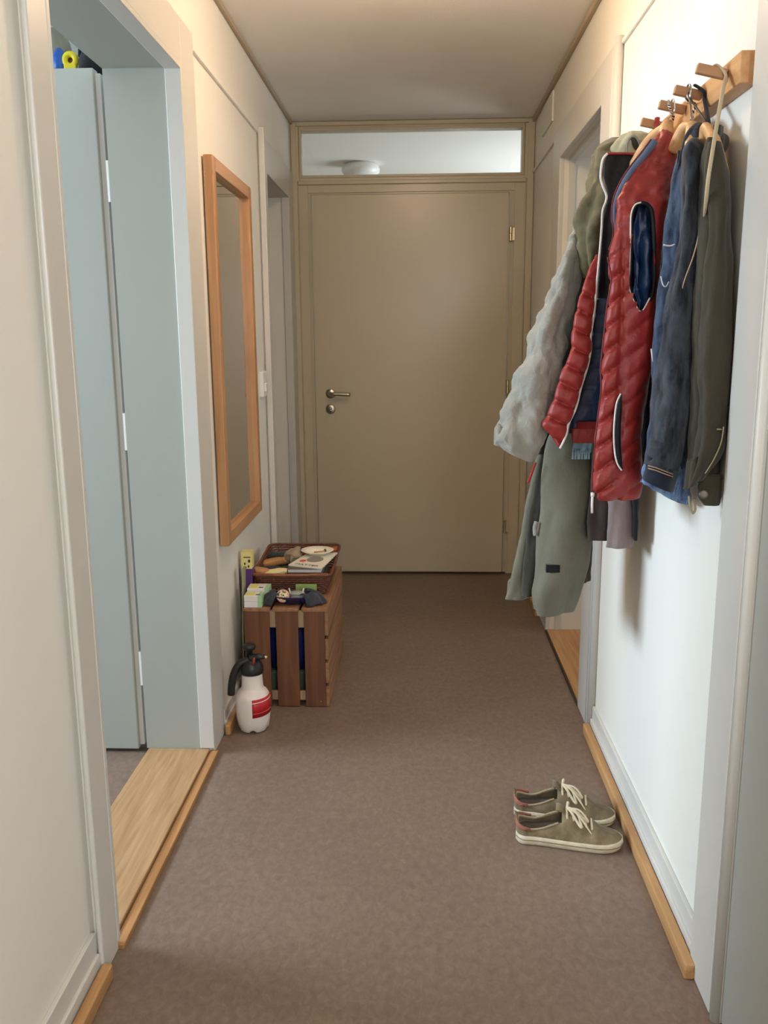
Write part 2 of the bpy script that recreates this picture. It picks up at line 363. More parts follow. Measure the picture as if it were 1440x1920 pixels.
# landing beyond the transom
bm = B(); box(bm, -2.6, 2.6, YE+0.1, 9.0, -0.1, -0.001); struct('floor_landing', bm, M['lino'])
bm = B(); box(bm, -2.7, 2.7, YE+0.09, 9.1, 2.62, 2.72); struct('ceiling_landing', bm, M['wall'])
bm = B(); box(bm, -2.7, -2.6, YE+0.09, 9.0, 0, 2.62); box(bm, 2.6, 2.7, YE+0.09, 9, 0, 2.62); box(bm, -2.7, 2.7, 9.0, 9.1, 0, 2.62); struct('wall_landing', bm, M['wall'])
c = at(676, 291, 7.2)
bm = B(); dm = 0.13
lathe(bm, [(0.03, -0.115), (0.075, -0.11), (0.12, -0.092), (0.148, -0.062), (0.150, -0.038), (0.138, -0.016), (0.125, 0)], (c.x, 7.2, 2.619), 36)
t = thing('ceiling_lamp', 'white dome ceiling lamp seen through the transom window', 'ceiling lamp', (c.x, 7.2, 2.5))
part('shade', bm, M['white_plastic'], t, True)
bm = B(); lathe(bm, [(0.125, -0.012), (0.125, 0.0)], (c.x, 7.2, 2.6195), 36); part('mounting_plate', bm, M['white_plastic'], t, True)

# hall lamp (just above the top of the frame)
t = thing('ceiling_lamp', 'warm glowing round ceiling lamp of the hall', 'ceiling lamp', tuple(LAMP))
bm = B(); lathe(bm, [(0.045, 0.008), (0.05, 0.04)], LAMP, 32); part('mounting_plate', bm, M['white_plastic'], t, True)
M['glow'] = mat('lit_lamp_glass', rgb(255, 240, 215), 0.4, emit=((1.0, 0.72, 0.46, 1), 42))
bm = B(); lathe(bm, [(0.01, -0.098), (0.05, -0.092), (0.085, -0.076), (0.105, -0.050), (0.105, -0.030), (0.085, -0.004), (0.045, 0.010)], LAMP, 32); part('shade', bm, M['glow'], t, True)

# ---- left side casings and joinery
CL = -0.646; CRX = 0.560
def casing(name, x0, x1, y0, y1, ya, yb, ztop, zin, label):
    """frame around an opening: jamb boards y0..ya and yb..y1, head zin..ztop"""
    b = B()
    box(b, x0, x1, y0, ya, 0, ztop, 0.004); box(b, x0, x1, yb, y1, 0, ztop, 0.004); box(b, x0, x1, ya-0.004, yb+0.004, zin, ztop-0.0005, 0.004)
    return struct(name, b, M['casing'], label=label)
k = casing('trim_3', XL-0.002, CL, 1.535, 2.665, 1.62, 2.52, 2.14, 2.016, 'white casing around the near left doorway')
bm = B(); box(bm, XL-0.035, XL+0.010, 2.508, 2.523, 0.02, 2.016, 0.002); box(bm, XL-0.035, XL+0.010, 1.617, 1.632, 0.02, 2.016, 0.002); box(bm, XL-0.035, XL+0.010, 1.63, 2.51, 2.004, 2.018, 0.002)
part('door_stop', bm, M['casing'], k)
bm = B(); box(bm, WL-0.012, XL-0.03, 2.514, 2.5225, 0.016, 2.016); box(bm, WL-0.012, XL-0.03, 1.6175, 1.626, 0.016, 2.016); box(bm, WL-0.012, XL-0.03, 1.626, 2.514, 2.009, 2.019)
part('jamb_lining', bm, M['leaf'], k)
k = casing('trim_4', XL-0.002, CL, 3.70, YE-0.016, 3.87, 4.51, 2.108, 1.97, 'white casing around the far left doorway')
bm = B(); box(bm, XL+0.006, XL+0.030, 3.686, 3.703, 0.0, 2.118, 0.004); part('edge_bead', bm, M['casing'], k)
bm = B(); box(bm, XL-0.03, XL+0.008, 4.498, 4.512, 0, 1.97, 0.002); box(bm, XL-0.13, XL-0.12, 4.494, 4.512, 0, 1.97, 0.002); part('door_stop', bm, M['casing'], k)
bm = B(); box(bm, XL-0.002, XL+0.010, 2.665, 3.686, 2.094, 2.112, 0.003); struct('trim_5', bm, M['wall'], label='thin picture rail on the left wall')
# right side casings
k = casing('trim_6', CRX, XR+0.002, 2.715, 3.885, 2.90, 3.70, 2.112, 1.985, 'white casing around the far right doorway')
bm = B(); tube(bm, [(XR-0.010, 2.704, 0.0), (XR-0.010, 2.704, 2.12)], 0.014, 10); box(bm, CRX+0.004, XR, 2.704, 2.72, 0, 2.116, 0.003)
tube(bm, [(CRX+0.001, 2.745, 0.0), (CRX+0.001, 2.745, 2.10)], 0.004, 8); part('edge_bead', bm, M['casing'], k, True)
bm = B(); box(bm, XR+0.02, XR+0.045, 3.686, 3.702, 0.01, 1.985, 0.002); box(bm, XR+0.02, XR+0.045, 2.90, 3.70, 1.972, 1.986, 0.002); part('door_stop', bm, M['casing'], k)
bm = B(); box(bm, XR-0.010, XR+0.002, 3.886, YE-0.016, 2.094, 2.108, 0.003); box(bm, XR-0.008, XR+0.002, 1.60, 2.69, 2.096, 2.110, 0.003); struct('trim_7', bm, M['wall'], label='thin picture rail on the right wall')
# near right closed door with its casing
b = B(); box(b, CRX, XR+0.002, 1.475, 1.600, 0, 2.14, 0.004); box(b, CRX, XR+0.002, 0.46, 0.58, 0, 2.14, 0.004); box(b, CRX, XR+0.002, 0.58, 1.475, 2.0, 2.14, 0.004)
k = struct('trim_8', b, M['casing'], label='white casing of the closed door beside the camera')
bm = B(); tube(bm, [(CRX+0.010, 1.463, 0.0), (CRX+0.010, 1.463, 2.0)], 0.012, 12); box(bm, CRX+0.012, XR+0.002, 1.451, 1.476, 0, 2.0, 0.003)
part('edge_bead', bm, M['casing'], k, True)
bm = B(); box(bm, XR-0.006, XR+0.018, 0.60, 1.446, 0.008, 2.0, 0.004); struct('door_3', bm, M['leaf'], label='closed pale door at the right edge')
# junction cover high on right wall
bm = B(); box(bm, XR-0.008, XR+0.001, 4.04, 4.36, 2.20, 2.325, 0.003); struct('trim_9', bm, M['wall'], label='small painted cover panel high on the right wall')
# ceiling edge strips
M['cove'] = mat('cove_paint', rgb(176, 158, 132), 0.7)
bm = B(); box(bm, XR-0.016, XR, YN, YE, ZC-0.022, ZC, 0.003); struct('trim_10', bm, M['cove'], label='narrow strip where the right wall meets the ceiling')
bm = B(); box(bm, XL, XL+0.014, YN, YE, ZC-0.014, ZC, 0.003); struct('trim_11', bm, M['cove'], label='narrow strip where the left wall meets the ceiling')
# baseboards
def base(name, x, sgn, segs, h, label):
    b = B()
    for y0, y1 in segs:
        box(b, x, x+sgn*0.010, y0, y1, 0, h, 0.002); box(b, x, x+sgn*0.016, y0, y1, 0, h*0.55, 0.003)
    o = struct(name, b, M['casing'], label=label)
    return o
def strip(par, x, sgn, y0, y1, w=0.020, h=0.034):
    b = B(); box(b, x, x+sgn*w, y0, y1, 0, h, 0.005, 3); return part('floor_strip', b, M['oak_Y'], par, False, 'light oak floor strip')
k = base('baseboard_right', XR, -1, [(1.600, 2.69)], 0.095, 'white stepped baseboard under the coats'); strip(k, XR-0.017, -1, 1.565, 2.69, 0.022, 0.036)
k = base('baseboard_right_far', XR, -1, [(3.886, YE-0.016)], 0.095, 'white baseboard near the entrance door'); strip(k, XR-0.017, -1, 3.90, YE-0.02, 0.022, 0.036)
k = base('baseboard_left', XL-0.013, 1, [(YN, 1.535)], 0.105, 'white stepped baseboard in the near left corner'); strip(k, XL+0.006, 1, YN, 1.535, 0.022, 0.036)
k = base('baseboard_left_far', XL, 1, [(2.665, 3.686)], 0.075, 'white baseboard under the mirror'); strip(k, XL+0.014, 1, 2.64, 3.68, 0.018, 0.036)
# thresholds
bm = B(); box(bm, WL-0.005, XL-0.006, 1.621, 2.513, -0.01, 0.018, 0.002); k = struct('trim_12', bm, M['oak_X'], label='oak threshold board in the near left doorway')
bm = B(); box(bm, XL-0.004, CL+0.012, 1.621, 2.519, -0.01, 0.011, 0.002); part('threshold_nosing', bm, M['oak_dark'], k)
bm = B(); box(bm, CRX+0.006, WR+0.2, 2.901, 3.699, -0.01, 0.010, 0.002); k = struct('trim_13', bm, M['oak_Y'], label='oak threshold board in the far right doorway')
bm = B(); box(bm, CRX-0.001, CRX+0.006, 2.901, 3.699, -0.01, 0.008, 0.001); part('threshold_edge', bm, M['dark_gap'], k)

# open door leaf in left room
bm = B(); box(bm, -1.72, -0.888, 2.514, 2.552, 0.012, 2.012, 0.003); d2 = struct('door_2', bm, M['leaf'], label='pale door leaf standing open in the left room')
bm = B(); box(bm, -0.890, -0.874, 2.530, 2.552, 0.02, 2.002, 0.002); part('rebate', bm, M['casing'], d2)
for z in (0.28, 1.02, 1.72):
    bm = B(); tube(bm, [(-0.866, 2.528, z-0.055), (-0.866, 2.528, z+0.055)], 0.009, 12); box(bm, -0.862, -0.852, 2.52, 2.534, z-0.05, z+0.05, 0.001)
    part('hinge', bm, M['white_plastic'], d2, False)
# things behind the leaf
t = thing('wardrobe', 'pale wardrobe behind the open door leaf, storage on its top', 'wardrobe', (-1.45, 2.95, 0))
bm = B(); box(bm, -1.95, -1.03, 2.66, 3.25, 0.05, 2.022, 0.003); part('body', bm, M['room'], t)
bm = B(); box(bm, -1.97, -1.01, 2.64, 3.27, 2.022, 2.040, 0.003); part('top_board', bm, M['leaf'], t)
bm = B(); box(bm, -1.93, -1.05, 2.69, 3.23, 0.0, 0.05); part('plinth', bm, M['dark_gap'], t)
M['graycloth'] = fabric('grey_bag_cloth', rgb(150, 146, 130), rgb(118, 114, 100)); M['blue'] = mat('blue_plastic', rgb(20, 84, 168), 0.4, bump=0.1, bscale=40)
M['yellow'] = mat('yellow_plastic', rgb(226, 206, 40), 0.45, var=0.04)
M['black_cloth'] = fabric('black_cloth', rgb(30, 30, 32), rgb(18, 18, 20))
cx_, cy_ = at(104, 96, 2.76).x, 2.76
bm = B(); lathe(bm, [(0.030, 0), (0.045, 0.02), (0.048, 0.06), (0.052, 0.085), (0.045, 0.105), (0.034, 0.135), (0.016, 0.150)], (cx_, cy_, 2.041), 9, squash=(1.0, 0.8))
for v in bm.verts: v.co += Vector((0.006, 0.006, 0.003))*noise.noise(v.co*30)
single('pouch', bm, M['graycloth'], 'crumpled grey pouch on top of the wardrobe', 'bag', True)
bm = B(); c = at(112, 112, 2.675); lathe(bm, [(0.016, 0), (0.020, 0.003), (0.020, 0.045), (0.014, 0.060), (0.006, 0.070)], (c.x, 2.675, 2.041), 20); single('bottle', bm, M['blue'], 'small blue bottle on the wardrobe top', 'bottle', True)
c = at(132, 113, 2.665); t = thing('toy', 'yellow round toy with a dark red opening, on the wardrobe top', 'toy', (c.x, 2.665, 2.041))
bm = B(); tube(bm, [(c.x+0.016*math.cos(a_), 2.665, c.z+0.016*math.sin(a_)) for a_ in [2*math.pi*i/20 for i in range(20)]], 0.009, 10, closed=True); part('ring', bm, M['yellow'], t, True)
bm = B(); lathe(bm, [(0.012, -0.004), (0.012, 0.004)], (c.x, 2.669, c.z-0.003), 16, axis=(0, 1, 0)); part('centre', bm, mat('maroon_plastic', rgb(90, 32, 26), 0.5), t, True)
bm = B(); box(bm, c.x-0.018, c.x+0.018, 2.655, 2.675, 2.041, c.z-0.012, 0.003); part('foot', bm, M['yellow'], t)
bm = B(); c = at(176, 112, 2.68); rbox(bm, Vector((c.x+0.016, 2.72, 2.076)), Vector((1, 0, 0)), Vector((0, 1, 0)), Vector((0, 0, 1)), 0.03, 0.03, 0.036, 0.004); single('box', bm, M['black_plastic'], 'black box at the right end of the wardrobe top', 'box')
t = thing('shoulder_bag', 'black bag hanging in the gap behind the open door leaf', 'bag', (-0.935, 2.66, 1.70))
bm = B(); 
for z, r in ((1.72, 0.03), (1.74, 0.045), (1.84, 0.05), (1.95, 0.045), (2.03, 0.035), (2.10, 0.03)): rows = None
lathe(bm, [(0.03, 0), (0.048, 0.02), (0.05, 0.12), (0.045, 0.23), (0.035, 0.31), (0.028, 0.38)], (-0.94, 2.66, 1.72), 18, squash=(1.2, 0.9)); part('body', bm, M['black_cloth'], t, True)
bm = B(); tube(bm, vspline([(-0.97, 2.65, 2.08), (-0.95, 2.62, 2.13), (-0.92, 2.60, 2.08)], 12), 0.006, 8); part('strap', bm, M['black_cloth'], t, True)
# ================================================================= MIRROR
my0, my1, mz0, mz1 = 2.735, 3.345, 0.620, 1.830; X0, X1 = XL+0.004, XL+0.034
t = thing('wall_mirror', 'tall rectangular mirror in a light orange wooden frame on the left wall', 'mirror', (XL+0.02, (my0+my1)/2, mz0))
fwid = 0.042
for nm, (a_, b_, c_, d_) in {'l': (my0, my0+fwid, mz0, mz1), 'r': (my1-fwid, my1, mz0, mz1)}.items():
    bm = B(); box(bm, X0, X1, a_, b_, c_, d_, 0.003); part('frame_stile', bm, M['pine_mirror'], t)
for (c_, d_) in ((mz0+0.0005, mz0+fwid), (mz1-fwid, mz1-0.0005)):
    bm = B(); box(bm, X0, X1-0.0006, my0+fwid, my1-fwid, c_, d_, 0.002); part('frame_rail', bm, wood('mirror_rail_wood', rgb(194, 150, 108), rgb(168, 122, 80), 'Y', 0.4, 0.7), t)
bm = B(); box(bm, X0+0.004, X0+0.010, my0+fwid-0.006, my1-fwid+0.006, mz0+fwid-0.006, mz1-fwid+0.006); part('mirror_glass', bm, M['mirror'], t)
# light switch
s0 = side(488, 722, XL+0.01)
t = thing('light_switch', 'white light switch on the left wall beside the far doorway', 'switch', (XL, s0.y, s0.z))
bm = B(); box(bm, XL-0.001, XL+0.016, 3.565, 3.650, s0.z-0.052, s0.z+0.052, 0.004); part('plate', bm, M['white_plastic'], t)
bm = B(); box(bm, XL+0.014, XL+0.024, 3.585, 3.630, s0.z-0.030, s0.z+0.004, 0.003); part('rocker', bm, M['white_plastic'], t)

# ================================================================= CRATE
cx0, cx1, cy0, cy1, cz = -0.612, -0.318, 2.872, 3.44, 0.366
t = thing('wooden_crate', 'reddish-brown slatted wooden crate against the left wall under the mirror', 'crate', ((cx0+cx1)/2, (cy0+cy1)/2, 0))
xs = [(cx0, -0.523), (-0.501, -0.423), (-0.402, cx1-0.012)]
for (a_, b_) in xs:
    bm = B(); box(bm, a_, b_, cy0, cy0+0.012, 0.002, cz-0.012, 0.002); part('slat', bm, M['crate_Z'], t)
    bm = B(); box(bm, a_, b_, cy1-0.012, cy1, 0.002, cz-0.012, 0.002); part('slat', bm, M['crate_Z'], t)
n = 4; hh = (cz-0.014)/n
for i in range(n):
    z0 = 0.002+i*hh; z1 = z0+hh-0.013
    if i == n-1: z1 = cz-0.012
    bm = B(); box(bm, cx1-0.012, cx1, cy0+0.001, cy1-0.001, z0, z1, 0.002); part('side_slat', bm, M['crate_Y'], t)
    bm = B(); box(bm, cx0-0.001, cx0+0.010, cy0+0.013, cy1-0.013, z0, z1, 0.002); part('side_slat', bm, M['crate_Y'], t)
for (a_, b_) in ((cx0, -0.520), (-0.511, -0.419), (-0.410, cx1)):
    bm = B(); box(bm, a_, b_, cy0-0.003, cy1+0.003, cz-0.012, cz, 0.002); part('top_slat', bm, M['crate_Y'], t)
for (zz0, zz1) in ((cz-0.075, cz-0.013), (0.02, 0.055)):
    bm = B(); box(bm, cx0+0.012, cx1-0.014, cy0+0.0125, cy0+0.024, zz0, zz1, 0.002); part('batten', bm, M['crate_in'], t)
bm = B(); c = at(606, 1318, cy0); lathe(bm, [(0.004, 0), (0.003, 0.002)], (cx1-0.030, cy0, 0.022), 10, axis=(0, -1, 0)); part('nail', bm, M['chrome'], t)
for (xx) in (cx0+0.016, cx1-0.030):
    for yy in (cy0+0.025, cy1-0.04):
        bm = B(); box(bm, xx, xx+0.014, yy, yy+0.026, 0.005, cz-0.014); part('corner_post', bm, M['crate_in'], t)
# blue bag and green folder inside crate
bm = B(); lathe(bm, [(0.02, 0), (0.075, 0.01), (0.09, 0.06), (0.095, 0.12), (0.085, 0.17), (0.03, 0.19)], (-0.47, 3.03, 0.10), 30)
for v in bm.verts: v.co += Vector((1, 1, 0.6))*0.012*noise.noise(v.co*22)
single('plastic_bag', bm, mat('blue_bag_plastic', rgb(38, 46, 108), 0.35, bump=0.5, bscale=30), 'crumpled dark blue plastic bag inside the crate', 'bag', True)
bm = B(); box(bm, -0.56, -0.37, 2.96, 3.16, 0.004, 0.10, 0.01, 3); single('shoebox', bm, mat('grey_green_card', rgb(84, 92, 74), 0.7, var=0.05), 'grey-green box in the bottom of the crate', 'box')

# ================================================================= THINGS ON THE CRATE
TOP = cz
# leaning folded board between crate and wall
bm = B(); rbox(bm, Vector((-0.630, 2.955, 0.265)), Vector((0.999, 0, -0.03)), Vector((0, 1, 0)), Vector((0.03, 0, 0.999)), 0.003, 0.022, 0.225, 0.0015)
single('cardboard_sheet', bm, mat('olive_card', rgb(152, 150, 118), 0.7, var=0.04), 'narrow olive-yellow cardboard strip wedged between wall and crate', 'cardboard')
# white cartons
M['carton'] = mat('white_carton', rgb(226, 222, 220), 0.6, var=0.02); M['cgreen'] = mat('pale_green_print', rgb(170, 205, 160), 0.6); M['cyel'] = mat('pale_yellow_print', rgb(226, 218, 120), 0.6)
def carton(x0, x1, y0, y1, z0, z1, label, spots=True):
    t = thing('carton', label, 'box', ((x0+x1)/2, (y0+y1)/2, z0), 'white medicine cartons on the crate')
    b = B(); box(b, x0, x1, y0, y1, z0, z1, 0.0015); part('body', b, M['carton'], t)
    b = B(); box(b, x1-0.014, x1+0.0006, y0-0.0006, y1-0.004, z0+0.002, z1+0.0006); part('side_print', b, M['cgreen'], t)
    if spots:
        b = B(); box(b, x0+0.004, x0+0.034, y0+0.004, y1-0.01, z1, z1+0.0007); part('yellow_print', b, M['cyel'], t)
        b = B(); box(b, x0+0.04, x0+0.055, y0+0.01, y0+0.018, z1, z1+0.0008); part('grey_print', b, M['black_print'], t)
bx0 = -0.610
carton(bx0, bx0+0.062, 2.874, 2.93, TOP+0.0005, TOP+0.021, 'lowest white carton, at the front left corner of the crate', False)
carton(bx0, bx0+0.062, 2.876, 2.93, TOP+0.0215, TOP+0.043, 'white carton lying on the lowest carton, grey mark on its lid')
carton(bx0, bx0+0.076, 2.935, 3.0, TOP+0.0005, TOP+0.052, 'white carton with yellow and green lid, behind the two stacked cartons')
# tall yellow and purple tea box
tb = at(464, 1083, 3.01); x0 = at(453, 1080, 3.01).x; x1 = at(473, 1080, 3.01).x; zt = at(463, 1035, 3.01).z
t = thing('tea_box', 'tall pale yellow box with purple lower half, standing against the wall', 'box', ((x0+x1)/2, 3.03, TOP))
zm = at(463, 1067, 3.01).z
bm = B(); box(bm, x0, x1, 3.012, 3.05, TOP+0.0005, zm, 0.001); part('purple_half', bm, mat('purple_print', rgb(84, 44, 112), 0.5, var=0.05), t)
bm = B(); box(bm, x0, x1, 3.012, 3.05, zm, zt, 0.001); part('yellow_half', bm, mat('cream_yellow_print', rgb(226, 212, 140), 0.5), t)
for px, py, r in ((467, 1052, .0055), (459, 1057, .004), (466, 1062, .004), (461, 1064, .003)):
    c = at(px, py, 3.012); bm = B(); lathe(bm, [(r, 0), (r, 0.0006)], (c.x, 3.012, c.z), 8, axis=(0, -1, 0), squash=(0.8, 1.2)); part('leaf_print', bm, M['black_print'], t)
c = at(463, 1045, 3.012); bm = B(); box(bm, c.x-0.013, c.x+0.013, 3.0112, 3.012, c.z-0.0022, c.z+0.0022); part('title_print', bm, mat('olive_print', rgb(96, 88, 60), 0.6), t)
# woven basket: flared rectangle of strands
gx0, gx1, gy0, gy1 = -0.585, -0.345, 3.035, 3.40; bh = 0.078
t = thing('wicker_basket', 'dark brown woven rectangular basket on the crate, filled with odds and ends', 'basket', ((gx0+gx1)/2, (gy0+gy1)/2, TOP))
M['wick'] = mat('dark_wicker', rgb(104, 58, 38), 0.5, bump=0.4, bscale=120, var=0.25, vscale=60); M['wick_highlight'] = mat('rim_highlight_wicker', rgb(140, 86, 52), 0.45, bump=0.3, bscale=120, var=0.15, vscale=40)  # second wicker is a lighter copy, the front rim's highlight put into colour
def ringpts(f, z, n=16, wob=0.0, ph=0):
    pts = []; cxx, cyy = (gx0+gx1)/2, (gy0+gy1)/2; hx, hy = (gx1-gx0)/2+f, (gy1-gy0)/2+f; r = 0.03
    corners = [(1, -1), (1, 1), (-1, 1), (-1, -1)]; st = [-90, 0, 90, 180]
    for (sx, sy), a0 in zip(corners, st):
        ox, oy = cxx+sx*(hx-r), cyy+sy*(hy-r)
        for j in range(5):
            a_ = math.radians(a0+j*22.5); pts.append((ox+r*math.cos(a_), oy+r*math.sin(a_), z))
    out = []
    for i in range(len(pts)):
        p0, p1 = Vector(pts[i]), Vector(pts[(i+1) % len(pts)]); m_ = max(1, int((p1-p0).length/0.012))
        for j in range(m_): out.append(p0.lerp(p1, j/m_))
    cc = Vector((cxx, cyy, 0))
    for i, p0 in enumerate(out):
        d = Vector((p0.x-cxx, p0.y-cyy, 0)).normalized(); p0 += d*wob*(1 if (i+ph) % 2 else -1)
        p0.z += 0.026*max(0, (p0.y-gy0-0.14)/(gy1-gy0))*(z-TOP)/bh   # back edge rides higher
    return out
nst = 9
for i in range(nst):
    z = TOP+0.006+i*(bh-0.006)/nst; f = 0.022*(i/nst)
    bm = B(); tube(bm, ringpts(f, z, wob=0.0022, ph=i), 0.0045, 6, closed=True); part('wicker_strand', bm, M['wick'], t, True)
bm = B(); tube(bm, ringpts(0.024, TOP+bh), 0.0056, 8, closed=True); part('rim', bm, M['wick'], t, True)
bm = B(); tube(bm, vspline([(gx0-0.016, gy0-0.016, TOP+bh+0.002), ((gx0+gx1)/2, gy0-0.026, TOP+bh+0.002), (gx1+0.016, gy0-0.016, TOP+bh+0.002)], 24), 0.0062, 8); part('front_rim_highlight', bm, M['wick_highlight'], t, True, 'highlight on the front rim, painted as a lighter orange-brown strand')  # extra strand over the rim, its paler colour stands for a highlight
bm = B(); box(bm, gx0+0.006, gx1-0.006, gy0+0.006, gy1-0.006, TOP+0.001, TOP+0.006); part('bottom', bm, M['wick'], t)
bm = B()
lo, hi = ringpts(0, TOP+0.004), ringpts(0.024, TOP+bh)
for i in range(0, min(len(lo), len(hi)), 3): tube(bm, [lo[i], hi[int(i*len(hi)/len(lo))]], 0.0028, 6)
part('stake', bm, M['wick'], t, True, kind='stuff')
FLB = TOP+0.0065
# things in the basket
tan = fabric('tan_leather', rgb(196, 146, 92), rgb(164, 112, 64), weave=300, rough=0.6, bump=0.2)
def blob(name, label, cat, c, hx, hy, hz, mt, rot=0.0, tilt=0.0, cr=0.006, rows=None):
    b = B(); q = Matrix.Rotation(rot, 3, 'Z') @ Matrix.Rotation(tilt, 3, 'Y')
    bmesh.ops.create_icosphere(b, subdivisions=4, radius=1.0)
    for v in b.verts:
        p0 = v.co.copy(); e_ = 0.55
        p0 = Vector([math.copysign(abs(k_)**e_, k_) for k_ in p0]); p0 = Vector((p0.x*hx, p0.y*hy, p0.z*hz)); p0 = q @ p0
        v.co = Vector(c)+p0+Vector((1, 1, 1))*cr*noise.noise((Vector(c)+p0)*38)
    return single(name, b, mt, label, cat, True)
c = at(491, 1072, 3.10); blob('leather_wallet', 'tan wallet in the front left corner of the basket', 'wallet', (c.x, 3.10, FLB+0.064), 0.030, 0.028, 0.012, tan, 0.3, 0.15, 0.002)
blob('glove', 'long folded tan leather glove across the middle of the basket', 'glove', (at(515, 1052, 3.24).x, 3.24, FLB+0.062), 0.075, 0.02, 0.014, tan, 0.25, -0.12, 0.006)
blob('folded_scarf', 'black folded cloth in the middle of the basket', 'scarf', (at(520, 1062, 3.18).x, 3.17, FLB+0.040), 0.075, 0.03, 0.022, M['black_cloth'], 0.15, 0, 0.006)
blob('folded_scarf', 'dark grey cloth along the back of the basket', 'scarf', (at(530, 1042, 3.33).x, 3.325, FLB+0.045), 0.075, 0.035, 0.035, fabric('charcoal_cloth', rgb(62, 60, 54), rgb(42, 40, 38)), 0.0, 0, 0.008)
blob('paper_napkin', 'crumpled cream paper napkin at the front of the basket', 'napkin', (at(517, 1073, 3.085).x, 3.090, FLB+0.062), 0.048, 0.030, 0.010, mat('cream_paper', rgb(240, 226, 176), 0.8), 0.25, -0.12, 0.006)
blob('knit_cap', 'crumpled grey-beige cap beside the plate in the basket', 'cap', (at(551, 1044, 3.25).x, 3.25, FLB+0.080), 0.028, 0.035, 0.030, fabric('beige_knit', rgb(170, 152, 130), rgb(132, 114, 96), weave=200), 0.5, -0.5, 0.012)
# books + magazine + plate
bxl, bxr = at(541, 1075, 3.09).x, at(607, 1075, 3.09).x
def book(x0, x1, y0, y1, z0, z1, label, mt, name='book', cat='book'):
    t = thing(name, label, cat, ((x0+x1)/2, (y0+y1)/2, z0)); h = z1-z0
    b = B(); box(b, x0, x1, y0, y1, z0, z0+h*0.14, 0.0008); part('cover', b, mt, t)
    b = B(); box(b, x0, x1, y0, y1, z1-h*0.14, z1, 0.0008); part('cover', b, mt, t)
    b = B(); box(b, x0, x0+0.003, y0, y1, z0+h*0.14, z1-h*0.14); part('spine', b, mt, t)
    b = B(); box(b, x0+0.003, x1-0.003, y0+0.003, y1-0.003, z0+h*0.14, z1-h*0.14); part('pages', b, M['carton'], t)
    return t
ZB = FLB
book(bxl, bxr, 3.052, 3.25, ZB, ZB+0.050, 'thick grey book at the bottom of the book stack in the basket', mat('grey_cover', rgb(140, 130, 124), 0.5, var=0.05))
book(bxl+0.004, bxr-0.004, 3.056, 3.25, ZB+0.0502, ZB+0.070, 'dark grey book in the middle of the book stack', mat('dark_cover', rgb(84, 78, 80), 0.45, var=0.05))
book(bxl+0.001, bxr-0.002, 3.052, 3.255, ZB+0.0702, ZB+0.086, 'olive-black book directly under the magazine', mat('olive_cover', rgb(88, 84, 62), 0.5, var=0.08))
mz = ZB+0.0864
q = [at(543, 1060, 3.045), at(604, 1066, 3.045)]
def onz(px, py, z): d = ray(px, py); return CAM+d*((z-CAMH)/d.z)
mc = [onz(541, 1061, mz), onz(603, 1068, mz), onz(633, 1038, mz), onz(575, 1040, mz)]
t = thing('magazine', 'white magazine with a grey oval, red mark and dark letters, on the book stack', 'magazine', tuple(sum(mc, Vector())/4))
bm = B(); lo_ = [bm.verts.new(p0+Vector((0, 0, 0))) for p0 in mc]; up_ = [bm.verts.new(p0+Vector((0, 0, 0.005))) for p0 in mc]
bm.faces.new(lo_); bm.faces.new(up_)
for i in range(4): bm.faces.new((lo_[i], lo_[(i+1) % 4], up_[(i+1) % 4], up_[i]))
part('cover', bm, mat('magazine_paper', rgb(236, 230, 214), 0.35, var=0.02), t)
ux = (mc[1]-mc[0]).normalized(); uy = (mc[3]-mc[0]).normalized(); zt_ = Vector((0, 0, 0.0055))
def decal(par, name, c, hx, hy, mt, oval=True):
    b = B(); n = 24
    vs = [b.verts.new(c + ux*hx*math.cos(2*math.pi*k/n) + uy*hy*math.sin(2*math.pi*k/n)) for k in range(n)]; vt = [b.verts.new(v.co+Vector((0, 0, 0.0004))) for v in vs]
    b.faces.new(vs); b.faces.new(vt)
    for k in range(n): b.faces.new((vs[k], vs[(k+1) % n], vt[(k+1) % n], vt[k]))
    part(name, b, mt, par)
decal(t, 'oval_print', onz(591, 1051.5, mz)+zt_, 0.032, 0.040, mat('grey_print', rgb(140, 132, 118), 0.5))
decal(t, 'red_print', onz(568, 1054, mz)+zt_, 0.012, 0.016, mat('pink_red_print', rgb(206, 84, 80), 0.5))
def text_mesh(txt, size, origin, ax, ay, mt, name, par, ext=0.0003):
    cu = bpy.data.curves.new('txt', 'FONT'); cu.body = txt; cu.size = size; cu.extrude = 0; cu.align_x = 'CENTER'; cu.align_y = 'CENTER'
    o = bpy.data.objects.new('txt', cu); COL.objects.link(o)
    dg = bpy.context.evaluated_depsgraph_get(); me = bpy.data.meshes.new_from_object(o.evaluated_get(dg))
    b = B(); b.from_mesh(me)
    for v in b.verts: v.co = Vector(origin)+ax*v.co.x+ay*v.co.y
    bpy.data.objects.remove(o); bpy.data.curves.remove(cu); bpy.data.meshes.remove(me)
    part(name, b, mt, par)
text_mesh('MATTER', 0.026, onz(575, 1062, mz)+zt_+Vector((0, 0, 0.0004)), ux, uy, M['black_print'], 'letters', t)
